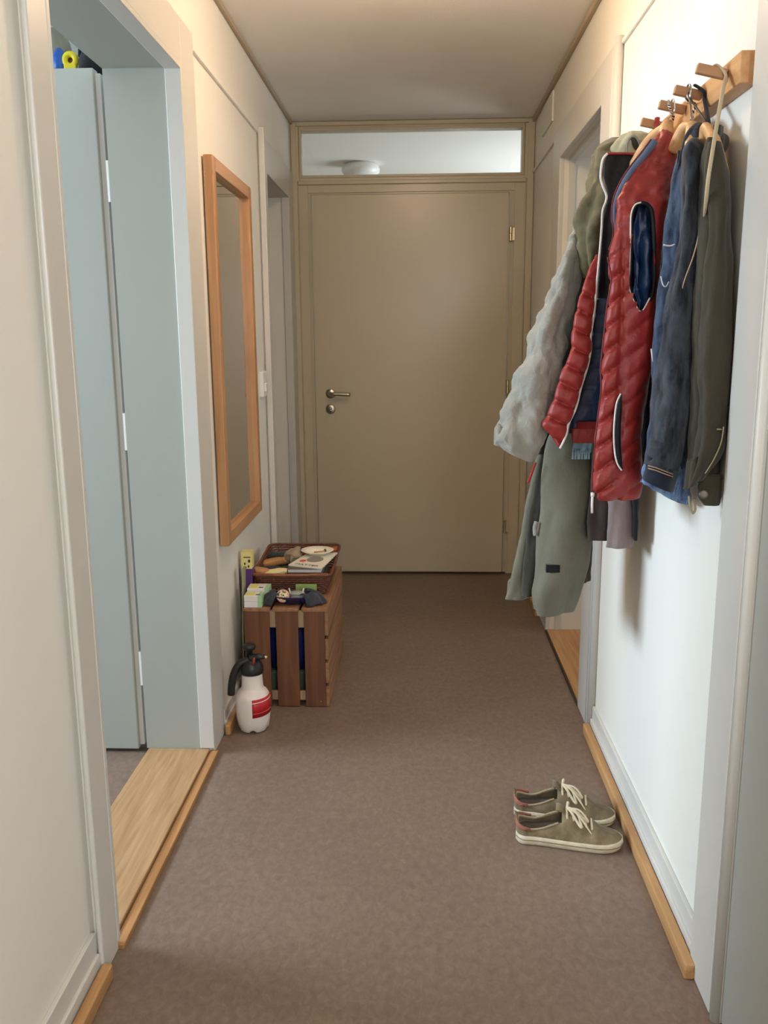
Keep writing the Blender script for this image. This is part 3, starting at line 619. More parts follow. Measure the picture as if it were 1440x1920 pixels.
# plate
pc = onz(595, 1032, mz+0.02); pl = Vector((pc.x, pc.y, mz+0.0052))
t = thing('plate', 'cream oval dish on the magazine, a small twig in it', 'plate', tuple(pl))
bm = B(); lathe(bm, [(0.001, 0.0), (0.034, 0.0), (0.040, 0.004), (0.064, 0.016), (0.0655, 0.0175), (0.064, 0.0185), (0.040, 0.0075), (0.030, 0.004), (0.001, 0.004)], pl, 40, squash=(0.98, 0.9)); part('dish', bm, mat('cream_ceramic', rgb(250, 244, 226), 0.2, coat=0.3), t, True)
tw = pl+Vector((0.008, -0.01, 0.010))
bm = B(); tube(bm, [tw+Vector((-0.02, 0, 0)), tw+Vector((0.0, 0.002, 0.001)), tw+Vector((0.022, 0.006, 0.004))], 0.003, 8); single('twig', bm, wood('twig_bark', rgb(206, 160, 112), rgb(170, 120, 76), 'X'), 'short peeled twig lying in the oval dish', 'twig', True)
bm = B(); lathe(bm, [(0.003, 0), (0.005, 0.003), (0.005, 0.008), (0.002, 0.012)], pl+Vector((0.030, 0.003, 0.0085)), 10); single('pine_cone', bm, mat('cone_brown', rgb(84, 48, 26), 0.7), 'tiny dark brown cone in the oval dish', 'cone', True)
# reddish candle end behind plate
c = at(628, 1030, 3.36); bm = B(); blobc = (c.x, 3.36, TOP+0.075)
blob('ribbon', 'small rust-red crumpled ribbon behind the dish', 'ribbon', (at(627, 1032, 3.36).x, 3.36, at(627, 1032, 3.36).z), 0.012, 0.012, 0.014, mat('rust_red', rgb(168, 84, 54), 0.6, var=0.2, vscale=60), 0, 0, 0.004)
# pale green card in front of the basket
bm = B(); a_, b_ = at(555, 1094, 3.008), at(594, 1094, 3.008); box(bm, a_.x, b_.x, 2.995, 3.003, TOP+0.0005, TOP+0.050, 0.001); single('seed_packet', bm, mat('leaf_green_print', rgb(146, 176, 96), 0.5, var=0.1, vscale=30), 'pale green packet leaning on the front of the basket', 'packet')
# dark blue bowl with scarf
bc = Vector((at(549, 1116, 2.93).x, 2.935, TOP+0.0006))
bm = B(); lathe(bm, [(0.001, 0.0), (0.038, 0.0), (0.042, 0.003), (0.066, 0.018), (0.078, 0.031), (0.079, 0.033), (0.076, 0.033), (0.062, 0.020), (0.040, 0.007), (0.001, 0.006)], bc, 44, squash=(1.12, 0.62))
single('bowl', bm, mat('navy_glaze', rgb(36, 30, 74), 0.16, coat=0.6), 'glossy dark navy bowl at the front of the crate top', 'bowl', True)
slate = fabric('slate_cloth', rgb(64, 66, 76), rgb(44, 46, 54), weave=400)
for (lab, a0, a1) in (('dark slate cloth draped over the right side of the navy bowl', -62, 58), ('dark slate cloth hanging over the left rim of the navy bowl', 122, 232)):
    bm = B(); grid = []
    for i in range(24):
        a_ = math.radians(a0+(a1-a0)*i/23); row = []
        for j in range(12):
            f = j/11; rr = 0.055+0.050*f; z = 0.037+0.006*math.sin(f*3.0)-0.034*f**2.2+0.003*math.sin(i*0.9+j*0.3)
            rr += 0.004*math.sin(i*1.3)*f
            row.append(bm.verts.new(bc+Vector((rr*1.12*math.cos(a_), rr*0.60*math.sin(a_), max(0.0025, z)))))
        grid.append(row)
    for i in range(23):
        for j in range(11): bm.faces.new((grid[i][j], grid[i+1][j], grid[i+1][j+1], grid[i][j+1]))
    o = single('cloth', bm, slate, lab, 'cloth', True); md = o.modifiers.new('s', 'SOLIDIFY'); md.thickness = 0.002; md.offset = 1
# round patterned tin
tc_ = at(530, 1113, 2.905)
t = thing('round_tin', 'round tin with a pink, cream and dark pattern, standing in the navy bowl', 'tin', (tc_.x, 2.905, TOP+0.02))
ctr = Vector((tc_.x, 2.905, TOP+0.036)); axd = Vector((0.05, -0.8, 0.6)).normalized()
bm = B(); lathe(bm, [(0.022, -0.012), (0.023, -0.010), (0.023, 0.0), (0.021, 0.002)], ctr, 28, axis=axd); part('body', bm, mat('pink_cream_tin', rgb(222, 178, 160), 0.35, var=0.25, vscale=70), t, True)
mtp = mat('tin_pattern', rgb(150, 130, 90), 0.4); nt = mtp.node_tree; vo = nt.nodes.new('ShaderNodeTexVoronoi'); vo.inputs['Scale'].default_value = 130; tcn = nt.nodes.new('ShaderNodeTexCoord'); crr = nt.nodes.new('ShaderNodeValToRGB')
crr.color_ramp.elements[0].color = rgb(36, 30, 26); crr.color_ramp.elements[1].color = rgb(232, 214, 180); crr.color_ramp.elements[0].position = 0.2; crr.color_ramp.elements[1].position = 0.6; q_ = crr.color_ramp.elements.new(0.4); q_.color = rgb(150, 140, 84)
nt.links.new(tcn.outputs['Object'], vo.inputs['Vector']); nt.links.new(vo.outputs['Distance'], crr.inputs['Fac']); nt.links.new(crr.outputs['Color'], nt.nodes['Principled BSDF'].inputs['Base Color'])
bm = B(); lathe(bm, [(0.018, 0.0022), (0.0175, 0.0035), (0.001, 0.0038)], ctr, 28, axis=axd); part('lid', bm, mtp, t, True)
# clip jar
jc = at(557, 1110, 2.93)
t = thing('glass_jar', 'small glass jar with wire clips, standing in the navy bowl', 'jar', (jc.x, 2.93, TOP+0.01))
mg = mat('jar_glass', rgb(196, 202, 196), 0.12, spec=0.8, trans=0.5)
jr = 0.023; jb = Vector((jc.x, 2.925, TOP+0.010))
bm = B(); lathe(bm, [(0.02, 0), (jr, 0.003), (jr, 0.022), (0.020, 0.026)], jb, 28, squash=(1.1, 0.9)); part('body', bm, mg, t, True)
bm = B(); lathe(bm, [(0.021, 0.026), (0.025, 0.028), (0.025, 0.032), (0.021, 0.034), (0.016, 0.036)], jb, 28, squash=(1.1, 0.9)); part('lid', bm, mat('jar_lid_glass', rgb(150, 158, 146), 0.15, spec=0.8), t, True)
for s in (-1, 1):
    bm = B(); tube(bm, [jb+Vector((s*0.024, -0.008, 0.026)), jb+Vector((s*0.022, -0.012, 0.036)), jb+Vector((s*0.026, -0.010, 0.050))], 0.0028, 8); part('clip', bm, mat('pale_clip', rgb(214, 200, 196), 0.3), t, True)

# ================================================================= SPRAYER
sx, sy = -0.556, 2.70
def zat(py): return at(475, py, sy).z
t = thing('pressure_sprayer', 'white plastic pressure sprayer bottle with black pump head and red label', 'sprayer', (sx, sy, 0))
zsh = zat(1296); zn = zat(1284); zt = zat(1259); R_ = 0.0575
bm = B()
prof = [(0.030, 0.006), (0.044, 0.006), (0.050, 0.012), (0.054, 0.030), (0.0565, 0.05), (R_, 0.075), (R_, zsh-0.024), (0.0555, zsh-0.010), (0.049, zsh+0.003), (0.040, zsh+0.011), (0.036, zsh+0.02), (0.034, zt-0.01), (0.034, zt)]
lathe(bm, prof, (sx, sy, 0), 48)
for v in bm.verts:
    if v.co.z < 0.035:
        a_ = math.atan2(v.co.y-sy, v.co.x-sx); k = (0.035-v.co.z)/0.035
        v.co.z += 0.012*k*max(0, math.cos(5*a_+1.0)); 
        if v.co.z < 0.02: v.co.z = max(0.0015, v.co.z-0.006)
part('tank', bm, mat('milky_plastic', rgb(232, 222, 214), 0.35, bump=0.04, bscale=12), t, True)
# wrap label
def patch(a0, a1, z0, z1, r, slope, mt, name):
    b = B(); g = []
    for i in range(15):
        a_ = math.radians(a0+(a1-a0)*i/14); dz = slope*(i/14)
        g.append([b.verts.new(Vector((sx+rr*math.cos(a_), sy+rr*math.sin(a_), z+dz))) for z, rr in ((z0, r), (z1, r), (z1, r-0.003), (z0, r-0.003))])
    for i in range(14):
        for k_ in range(4): b.faces.new((g[i][k_], g[i][(k_+1) % 4], g[i+1][(k_+1) % 4], g[i+1][k_]))
    b.faces.new(g[0]); b.faces.new(g[-1][::-1])
    part(name, b, mt, t, True)
lz0, lz1 = zat(1352)+0.012, zat(1319)+0.014
patch(-82, 5, 0.060, 0.122, R_+0.0012, 0.004, M['red'], 'label')
patch(-82, 5, 0.110, 0.1125, R_+0.0018, 0.006, M['white_print'], 'label_line')
patch(-80, 0, 0.074, 0.0755, R_+0.0018, 0.003, mat('pink_print', rgb(214, 110, 110), 0.5), 'label_line')
bm = B(); lathe(bm, [(0.037, zt-0.004), (0.0385, zt+0.004), (0.0375, zt+0.020), (0.030, zt+0.036), (0.020, zt+0.046), (0.014, zt+0.050)], (sx, sy, 0), 32); part('cap', bm, M['black_plastic'], t, True)
ztop = zat(1208)
bm = B(); lathe(bm, [(0.011, zt+0.045), (0.011, ztop-0.022), (0.020, ztop-0.016), (0.022, ztop-0.008), (0.020, ztop-0.001), (0.008, ztop)], (sx-0.006, sy, 0), 24); part('pump_knob', bm, M['black_plastic'], t, True)
bm = B(); hz = zt+0.044
tube(bm, vspline([(sx-0.005, sy-0.005, hz), (sx-0.036, sy-0.012, hz-0.012), (sx-0.054, sy-0.018, hz-0.040), (sx-0.064, sy-0.020, hz-0.078), (sx-0.068, sy-0.020, hz-0.118)], 20), [0.013]*6+[0.0125]*14, 12); part('handle', bm, M['black_plastic'], t, True)
bm = B(); tube(bm, vspline([(sx, sy-0.008, hz+0.006), (sx+0.024, sy-0.012, hz+0.012), (sx+0.046, sy-0.014, hz+0.013)], 10), [0.014]*3+[0.0115]*4+[0.008]*3, 12); part('nozzle', bm, M['black_plastic'], t, True)
bm = B(); tube(bm, [(sx+0.046, sy-0.014, hz+0.013), (sx+0.056, sy-0.015, hz+0.0115)], 0.005, 10); part('nozzle_tip', bm, mat('brass', rgb(206, 196, 170), 0.3, 0.8), t, True, 'pale metal nozzle tip')
bm = B(); tube(bm, [(sx+0.014, sy-0.024, hz+0.014), (sx+0.012, sy-0.034, hz-0.008)], 0.005, 8); part('trigger', bm, mat('dull_red_plastic', rgb(120, 42, 36), 0.4), t, True, 'dull red release trigger')

# ================================================================= SHOES
M['suede'] = fabric('khaki_suede', rgb(142, 126, 98), rgb(106, 92, 68), weave=500, vscale=30, vertical=False)
M['sole'] = mat('cream_rubber', rgb(196, 184, 158), 0.6, bump=0.4, bscale=120, var=0.12, vscale=50)
M['insole'] = fabric('brown_lining', rgb(88, 64, 38), rgb(64, 46, 26), weave=300)
M['lace'] = fabric('cream_lace', rgb(222, 208, 180), rgb(190, 172, 142), weave=900)
M['tab'] = fabric('salmon_heel_tab', rgb(160, 104, 88), rgb(134, 82, 68), weave=400)
def shoe(label, hx, hy, tx, ty, mirror, upper, sd):
    ax = Vector((tx-hx, ty-hy, 0)); Ls = ax.length; ax.normalize(); ay = Vector((-ax.y, ax.x, 0))*mirror
    O = Vector((hx, hy, 0)); t = thing('sneaker', label, 'shoe', (hx+(tx-hx)/2, (hy+ty)/2, 0), 'pair of worn khaki sneakers')
    def halfw(s): # inner/outer
        base_ = 0.036*(1-(1-min(1, s/0.10))**2)**0.5 if s < 0.10 else 0.036
        if s > 0.2: base_ = 0.036+0.012*math.sin(min(1, (s-0.2)/0.5)*math.pi/2)
        if s > 0.72: base_ = 0.048*(max(0.0, 1-((s-0.72)/0.28)**2.3))**0.5
        return max(base_, 0.0012)
    def shift(s): return 0.006*math.sin(s*math.pi)
    def pos(s, y, z): return O+ax*(s*Ls)+ay*(y+shift(s))+Vector((0, 0, z))
    ns, nt_ = 56, 28
    S = [0.0+1.0*(0.5-0.5*math.cos(math.pi*i/(ns-1))) for i in range(ns)]
    # sole
    b = B(); rings = []
    for i, s in enumerate(S):
        w_ = halfw(max(0.006, min(0.994, s)))+0.003; toe = 0.008*max(0, (s-0.8)/0.2)**2
        zt_ = 0.024+0.004*max(0, (s-0.85)/0.15); ring = []
        for (yy, zz) in ((-w_*0.96, 0.0015+toe), (-w_, 0.006+toe), (-w_-0.0008, 0.013), (-w_, zt_-0.003), (-w_+0.003, zt_), (w_-0.003, zt_), (w_, zt_-0.003), (w_+0.0008, 0.013), (w_, 0.006+toe), (w_*0.96, 0.0015+toe)):
            ring.append(b.verts.new(pos(s, yy, zz)))
        rings.append(ring)
    for A, C in zip(rings, rings[1:]):
        for k in range(10): b.faces.new((A[k], A[(k+1) % 10], C[(k+1) % 10], C[k]))
    b.faces.new(rings[0]); b.faces.new(rings[-1][::-1]); part('sole', b, M['sole'], t, True)
    b = B(); tube(b, [pos(s, -(halfw(max(.01, min(.99, s)))+0.0035), 0.0155) for s in S[2:-2]], 0.0012, 6); part('sole_line', b, mat('grubby_line', rgb(120, 104, 82), 0.8), t, True)
    # upper
    def rim(s): # opening edge height
        if s < 0.5: return 0.074-0.020*math.sin(min(1, s/0.30)*math.pi)*(1 if s < 0.30 else 0)+ (0.006*(s-0.30)/0.2 if s > 0.30 else 0)
        return 0.084-0.044*min(1, (s-0.5)/0.34)
    def top(s):
        h = rim(s)
        if s > 0.84: h = 0.040
        if s > 0.86: h = 0.024+0.016*max(0, 1-((s-0.86)/0.14)**2)**0.5
        return h
    b = B(); rings = []
    for i, s in enumerate(S):
        w_ = halfw(max(0.004, min(0.996, s)))-0.001; H = top(s)-0.02; ring = []
        for k in range(nt_+1):
            a_ = math.pi*k/nt_; c_, s_ = math.cos(a_), math.sin(a_)
            e_ = 0.62 if s < 0.5 else 0.62+0.3*min(1, (s-0.5)/0.3)
            yy = -math.copysign(abs(c_)**e_, c_)*w_*(1-0.22*s_*(1 if s < 0.5 else 1)); zz = 0.02+H*abs(s_)**(0.75 if s < 0.5 else 0.9)
            if s < 0.08: yy *= 1.0
            d = 0.0018*noise.noise(pos(s, yy, zz)*45+Vector((sd, 0, 0)))
            if 0.66 < s < 0.76 and s_ > 0.4: d -= 0.0025*math.sin((s-0.66)/0.10*math.pi*2)
            ring.append(b.verts.new(pos(s-0.012*(zz-0.02)/0.06*(1 if s < 0.1 else 0), yy, zz+d)))
        rings.append(ring)
    for i, (A, C) in enumerate(zip(rings, rings[1:])):
        sm = (S[i]+S[i+1])/2
        for k in range(nt_):
            f = (k+0.5)/nt_
            lim = 0.17+0.10*max(0, (sm-0.3)/0.12)
            if 0.015 < sm < 0.42 and lim < f < 1-lim: continue
            b.faces.new((A[k], A[k+1], C[k+1], C[k]))
    o = part('upper', b, upper, t, True); md = o.modifiers.new('thick', 'SOLIDIFY'); md.thickness = 0.0035; md.offset = -1
    # insole
    b = B(); rings = []
    for s in [0.03+0.5*i/14 for i in range(15)]:
        w_ = halfw(s)-0.004; rings.append([b.verts.new(pos(s, -w_, 0.028)), b.verts.new(pos(s, 0, 0.025)), b.verts.new(pos(s, w_, 0.028)), b.verts.new(pos(s, w_, 0.026-0.004)), b.verts.new(pos(s, -w_, 0.022))])
    for A, C in zip(rings, rings[1:]):
        for k in range(5): b.faces.new((A[k], A[(k+1) % 5], C[(k+1) % 5], C[k]))
    part('insole', b, M['insole'], t, True)
    # collar binding (rolled rim)
    pts = []
    for i in range(15): s = 0.40-0.385*i/14; lim = 0.17+0.10*max(0, (s-0.3)/0.12); a_ = math.pi*lim; w_ = halfw(s)-0.001; H = top(s)-0.02; pts.append(pos(s, -math.cos(a_)**0.62*w_*(1-0.22*math.sin(a_)), 0.02+H*math.sin(a_)**0.75))
    pts2 = []
    for p0, i in zip(pts, range(15)): 
        s = 0.40-0.385*i/14; lim = 0.17+0.10*max(0, (s-0.3)/0.12); a_ = math.pi*lim; w_ = halfw(s)-0.001; H = top(s)-0.02; pts2.append(pos(s, math.cos(a_)**0.62*w_*(1-0.22*math.sin(a_)), 0.02+H*math.sin(a_)**0.75))
    b = B(); tube(b, vspline(pts+pts2[::-1], 60), 0.0028, 8); part('collar', b, fabric('pale_suede_edge', rgb(168, 150, 120), rgb(140, 122, 94)), t, True)
    # heel tab
    b = B(); g = []
    for i in range(15):
        s = 0.15*abs(i-7)/7; sg = -1 if i < 7 else 1
        w_ = halfw(max(0.004, s))+0.0012; H = top(s)-0.02
        row = []
        for z_ in (0.92, 0.70, 0.50+0.3*abs(i-7)/7):
            zz = 0.02+H*z_*0.86; row.append(b.verts.new(pos(s-0.012*(zz-0.02)/0.06-0.004, sg*w_*(0.93 if z_ > 0.8 else 1.0)+0.0, zz)))
        g.append(row)
    for i in range(14):
        for j in range(2): b.faces.new((g[i][j], g[i+1][j], g[i+1][j+1], g[i][j+1]))
    o = part('heel_tab', b, M['tab'], t, True, 'faded salmon-red heel tab'); md = o.modifiers.new('thick', 'SOLIDIFY'); md.thickness = 0.003; md.offset = 0
    # tongue
    b = B(); g = []
    for i in range(12):
        s = 0.40+0.26*i/11; w_ = 0.018-0.004*i/11
        z_ = top(max(0.5, s))+0.004-(0.0 if s > 0.45 else -0.010)
        g.append([b.verts.new(pos(s-0.03*(1-i/11), yy, z_-abs(yy)*0.30)) for yy in (-w_, -w_*0.5, 0, w_*0.5, w_)])
    for A, C in zip(g, g[1:]):
        for k in range(4): b.faces.new((A[k], A[k+1], C[k+1], C[k]))
    o = part('tongue', b, upper, t, True); md = o.modifiers.new('thick', 'SOLIDIFY'); md.thickness = 0.004; md.offset = 0
    # laces across, each its own
    for i in range(5):
        s = 0.47+0.058*i; z_ = top(max(s, .5)); b = B()
        tube(b, vspline([pos(s+0.012, -0.024, z_-0.010), pos(s+0.004, -0.012, z_+0.004), pos(s, 0, z_+0.0075), pos(s+0.004, 0.012, z_+0.004), pos(s+0.012, 0.024, z_-0.010)], 14), 0.0030, 8, flat=0.6); part('lace', b, M['lace'], t, True)
    # bow: loops and ends falling over the outer side
    k0 = pos(0.475, -0.004, top(0.5)+0.010); rnd = random.Random(sd)
    for (dx, dy, drop) in ((0.035, -0.030, 0.030), (0.050, -0.018, 0.020)):
        b = B(); s_e = pos(0.475+dx/Ls, 0, 0); tip = k0+ax*dx+ay*dy*1.0-Vector((0, 0, drop))
        mid1 = k0.lerp(tip, 0.5)+ax*0.006+Vector((0, 0, 0.012)); mid2 = k0.lerp(tip, 0.5)-ax*0.005+Vector((0, 0, 0.010))
        tube(b, vspline([k0, mid1, tip+ax*0.003, tip-ax*0.003+Vector((0, 0, 0.001)), mid2, k0+Vector((0, 0, 0.002))], 26), 0.0033, 8, flat=0.6); part('bow_loop', b, M['lace'], t, True)
    for (dx, dy, drop) in ((0.062, -0.040, 0.044), (0.005, 0.030, 0.010)):
        b = B(); tip = k0+ax*dx+ay*dy-Vector((0, 0, drop)); tube(b, vspline([k0, k0.lerp(tip, 0.45)+Vector((0, 0, 0.014)), tip], 16), [0.0032]*12+[0.0026, 0.002, 0.0018, 0.0014], 8, flat=0.7); part('lace_end', b, M['lace'], t, True)
    return t
shoe('worn khaki suede sneaker with cream laces, the one nearer the camera', 0.254, 2.075, 0.522, 2.035, 1, M['suede'], 3)
shoe('worn khaki suede sneaker standing behind its pair', 0.262, 2.195, 0.528, 2.150, 1, fabric('khaki_suede_darker', rgb(132, 116, 90), rgb(98, 84, 62), weave=500, vscale=30, vertical=False), 11)

# ================================================================= COAT RACK
t = thing('coat_rack', 'beech peg rail with five pegs screwed to the right wall', 'coat rack', (XR, 1.98, 1.70))
ry0, ry1 = 1.625, 2.36
bm = B(); box(bm, XR-0.032, XR-0.0005, ry0, ry1, 1.712, 1.764, 0.002); part('rail', bm, M['beech_Y'], t)
PEGS = []
for (bx, by, tx, ty) in ((1364, 139, 1329, 119), (1318, 172, 1291, 158), (1286, 204, 1257, 189), (1249, 231, 1226, 217), (1220, 252, 1200, 244)):
    s0 = side(bx, by, XR-0.032); Y = s0.y; e0 = at(tx, ty, Y); zc_ = 1.742; e0.z = zc_+0.018; e0.x = XR-0.032-0.052
    e0 = Vector((XR-0.032-0.055, Y, zc_+0.012)); b0 = Vector((XR-0.034, Y, zc_))
    ax_ = (e0-b0).normalized(); bm = B()
    rbox(bm, (e0+b0)/2, ax_, Vector((0, 1, 0)), ax_.cross(Vector((0, 1, 0))), (e0-b0).length/2, 0.0065, 0.0085, 0.002); part('peg', bm, M['beech_X'], t)
    PEGS.append((Y, zc_))

# ================================================================= HANGERS
def hanger(label, peg, nk, arms, hookmat, rad=0.0085, hook=True):
    Y, zc_ = PEGS[peg]; n0 = Vector(nk)
    t = thing('coat_hanger', label, 'hanger', tuple(n0), 'wooden hangers on the peg rail')
    b = B(); L_, R2 = Vector(arms[0]), Vector(arms[1])
    tube(b, vspline([L_, L_.lerp(n0, 0.5)+Vector((0, 0, 0.018)), n0, R2.lerp(n0, 0.5)+Vector((0, 0, 0.018)), R2], 30), [rad*(1.0+0.9*abs(i-14.5)/14.5) for i in range(30)], 10, flat=0.8); part('bar', b, M['hanger'], t, True)
    if hook:
        b = B(); px_ = XR-0.060
        cz_ = zc_+0.006; pts = [n0, n0+Vector((0, 0, 0.012)), Vector((px_, Y-0.016, cz_-0.014))]+[Vector((px_, Y-0.0155*math.cos(q*math.pi/6), cz_+0.0145*math.sin(q*math.pi/6))) for q in range(0, 8)]
        tube(b, vspline(pts, 44), 0.0020, 8); part('hook', b, hookmat, t, True)
    return t
hanger('wooden hanger carrying the red vest', 2, at(1250, 236, 1.98), (at(1185, 325, 2.10), at(1247, 275, 1.93)), M['chrome'], rad=0.010)
hanger('wooden hanger carrying the denim jacket', 1, at(1297, 236, 1.84), (at(1268, 282, 1.90), at(1300, 290, 1.75)), M['chrome'], rad=0.010)
hanger('wooden hanger carrying the olive field jacket', 1, at(1322, 240, 1.735), (at(1318, 345, 1.78), at(1352, 330, 1.665)), mat('black_wire', rgb(30, 30, 34), 0.3), rad=0.010)
# red and white twisted cord, red loop, pale strap
def twist(label, pts, r, c1, c2, name='cord', n=70, turns=16):
    P_ = vspline(pts, n); t = thing(name, label, 'cord', tuple(P_[-1]))
    for ph, cc in ((0, c1), (math.pi, c2)):
        b = B(); q_ = []
        for i, p0 in enumerate(P_):
            a_ = ph+turns*2*math.pi*i/(n-1); q_.append(p0+Vector((math.cos(a_), 0, math.sin(a_)*0.2))*r*0.8+Vector((0, math.sin(a_)*r*0.8, 0)))
        tube(b, q_, r, 6); part('strand', b, cc, t, True)
cr_w = mat('white_thread', rgb(232, 220, 208), 0.8); cr_r = mat('red_thread', rgb(150, 34, 30), 0.8); cr_b = mat('dark_thread', rgb(60, 40, 34), 0.8)
Y3, z3 = PEGS[2]
twist('red and white twisted cord from the middle peg to the vest hanger', [(XR-0.068, Y3, z3+0.0185), (XR-0.068, Y3-0.010, z3+0.004), at(1262, 222, 1.96), at(1248, 250, 1.96), at(1238, 272, 1.94)], 0.0020, cr_w, cr_b)
Y2, z2 = PEGS[1]
twist('dark and pale twisted cord hanging from the second peg', [(XR-0.056, Y2, z2+0.0185), (XR-0.062, Y2-0.004, z2-0.01), at(1304, 195, 1.86), at(1299, 212, 1.86), at(1296, 232, 1.86)], 0.0018, cr_w, cr_b, turns=10)
bm = B(); Y4, z4 = PEGS[3]
tube(bm, vspline([(XR-0.052, Y4, z4+0.019), (XR-0.054, Y4-0.012, z4+0.0), at(1250, 250, 2.06), at(1247, 268, 2.04), at(1243, 290, 2.02)], 20), 0.006, 8, flat=0.6); single('fabric_loop', bm, mat('red_ribbon', rgb(146, 28, 26), 0.6), 'red ribbon loop hanging from the fourth peg', 'loop', True)
bm = B(); Y1, z1 = PEGS[0]; yst = 1.64
tube(bm, vspline([(XR-0.050, Y1+0.009, z1+0.0), (XR-0.052, Y1+0.002, z1+0.016), at(1361, 140, 1.675), at(1356, 165, 1.65), at(1350, 200, 1.635), at(1343, 240, 1.625), at(1335, 290, 1.615), at(1328, 335, 1.61), at(1324, 375, 1.63), at(1321, 420, 1.68)], 50), 0.0058, 8, flat=0.45, flatdir=Vector((0, 1, 0))); single('strap', bm, fabric('beige_strap_cloth', rgb(206, 190, 160), rgb(180, 162, 132), weave=700), 'long beige cloth strap hanging from the first peg', 'strap', True)
bm = B(); tube(bm, vspline([(XR-0.048, Y2-0.001, z2+0.019), at(1320, 172, Y2-0.02), at(1322, 190, Y2-0.03), at(1328, 225, 1.74), at(1329, 242, 1.72)], 20), 0.006, 8, flat=0.5); single('strap', bm, M['black_cloth'], 'short black strap hanging from the second peg', 'strap', True)

# ================================================================= GARMENTS
rc = fabric('raincoat_cloth', rgb(110, 107, 91), rgb(90, 87, 73), weave=700, vscale=9, rough=0.75)
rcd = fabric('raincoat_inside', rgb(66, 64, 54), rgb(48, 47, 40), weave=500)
rcl = fabric('raincoat_sleeve_cloth', rgb(150, 148, 138), rgb(120, 118, 109), weave=700, vscale=9, rough=0.75, bump=0.9)
rco = fabric('raincoat_hood_cloth', rgb(108, 100, 74), rgb(86, 79, 57), weave=600, vscale=10)
t = thing('raincoat', 'long grey-green raincoat with hood and dangling sleeve, farthest on the peg rail', 'coat', (0.45, 2.25, 0.45))
# body (rear/left flap, inner, front panel)
part('back_panel', shell([(470, 1090, 1190, 2.34, .05), (600, 1060, 1190, 2.34, .05), (760, 1030, 1150, 2.34, .05), (870, 1002, 1110, 2.34, .05), (980, 978, 1080, 2.34, .045), (1060, 962, 1050, 2.34, .04), (1120, 948, 990, 2.34, .03)], fold=0.008, seed=1, nv=90), rc, t, True)
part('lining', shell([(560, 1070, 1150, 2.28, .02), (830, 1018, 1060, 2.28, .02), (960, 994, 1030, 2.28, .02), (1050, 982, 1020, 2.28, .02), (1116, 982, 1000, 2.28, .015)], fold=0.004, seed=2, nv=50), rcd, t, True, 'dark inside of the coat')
part('front_panel', shell([(560, 1090, 1180, 2.26, .045), (700, 1060, 1170, 2.25, .05), (800, 1034, 1150, 2.24, .05), (840, 1023, 1125, 2.235, .05), (965, 1012, 1112, 2.23, .05), (1060, 1008, 1100, 2.225, .05), (1110, 996, 1086, 2.22, .045), (1145, 1003, 1074, 2.22, .04)],
     fold=0.012, ffreq=3, seed=4.2, nv=100, crump=0.010, cscale=9), rc, t, True)
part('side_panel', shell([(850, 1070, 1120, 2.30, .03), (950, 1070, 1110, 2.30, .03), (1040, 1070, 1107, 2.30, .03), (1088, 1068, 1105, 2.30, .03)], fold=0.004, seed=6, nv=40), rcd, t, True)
part('side_panel', shell([(470, 1076, 1112, 2.28, .025), (560, 1060, 1104, 2.28, .025), (680, 1034, 1076, 2.28, .025), (790, 1012, 1046, 2.28, .025), (850, 1004, 1028, 2.28, .02)], fold=0.004, seed=9, nv=50), rcd, t, True, 'dark sheet painting the shade under the sleeve and beside the vest')  # sheet added behind the sleeve, shade of the gap put into its colour
part('sleeve', shell([(425, 1076, 1096, 2.25, .03), (450, 1068, 1100, 2.22, .04), (520, 1045, 1085, 2.18, .05), (600, 1013, 1066, 2.16, .05), (700, 972, 1046, 2.14, .055), (780, 946, 1034, 2.12, .055, 18), (825, 932, 1016, 2.11, .055, 30), (848, 927, 998, 2.11, .05, 38)],
     fold=0.007, ffreq=4, fdrift=1.6, seed=2.3, nv=110, nu=60, crump=0.017, cscale=20), rcl, t, True, 'paler crumpled sleeve')
part('hood', shell([(262, 1142, 1176, 2.25, .03), (290, 1118, 1185, 2.22, .05), (330, 1106, 1180, 2.20, .06), (400, 1088, 1170, 2.18, .06), (450, 1084, 1150, 2.17, .06), (490, 1088, 1135, 2.16, .05), (520, 1098, 1118, 2.15, .03)],
     fold=0.008, ffreq=5, fdrift=2.0, seed=5.3, nv=90, crump=0.020, cscale=18), rco, t, True)
part('collar', shell([(249, 1180, 1208, 2.22, .02), (256, 1166, 1220, 2.20, .035), (275, 1150, 1226, 2.19, .045), (300, 1140, 1222, 2.19, .05), (330, 1140, 1215, 2.19, .05)], fold=0.005, ffreq=7, seed=8, nv=36, crump=0.01, cscale=20), fabric('raincoat_collar_cloth', rgb(174, 172, 146), rgb(150, 146, 120), weave=600), t, True, 'pale green-grey stand-up collar')
bm = B(); tube(bm, vspline([at(1176, 292, 2.135), at(1176, 270, 2.135), at(1183, 257, 2.135), at(1193, 258, 2.135), at(1200, 272, 2.135), at(1204, 292, 2.13)], 24), 0.0022, 8); part('piping', bm, rcl, t, True)
bm = B(); lathe(bm, [(0.001, 0.0), (0.014, 0.001), (0.016, 0.008)], at(1188, 275, 2.145), 20, axis=(0, 1, 0), squash=(1.0, 1.7)); part('hood_opening', bm, rcd, t, True)
for (a_, b_, c_, d_, Yp) in ((1024, 1050, 1059, 1074, 2.165),):
    bm = B(); p0, p1 = at(a_, c_, Yp), at(b_, d_, Yp); box(bm, p0.x, p1.x, Yp-0.001, Yp+0.012, p1.z, p0.z, 0.002); part('patch', bm, M['black_cloth'], t, False, 'small black patch near the hem')
bm = B(); tube(bm, vspline([at(1004, 868, 2.20), at(996, 890, 2.21), at(990, 905, 2.22)], 10), 0.003, 6); part('drawstring', bm, cr_r, t, True)
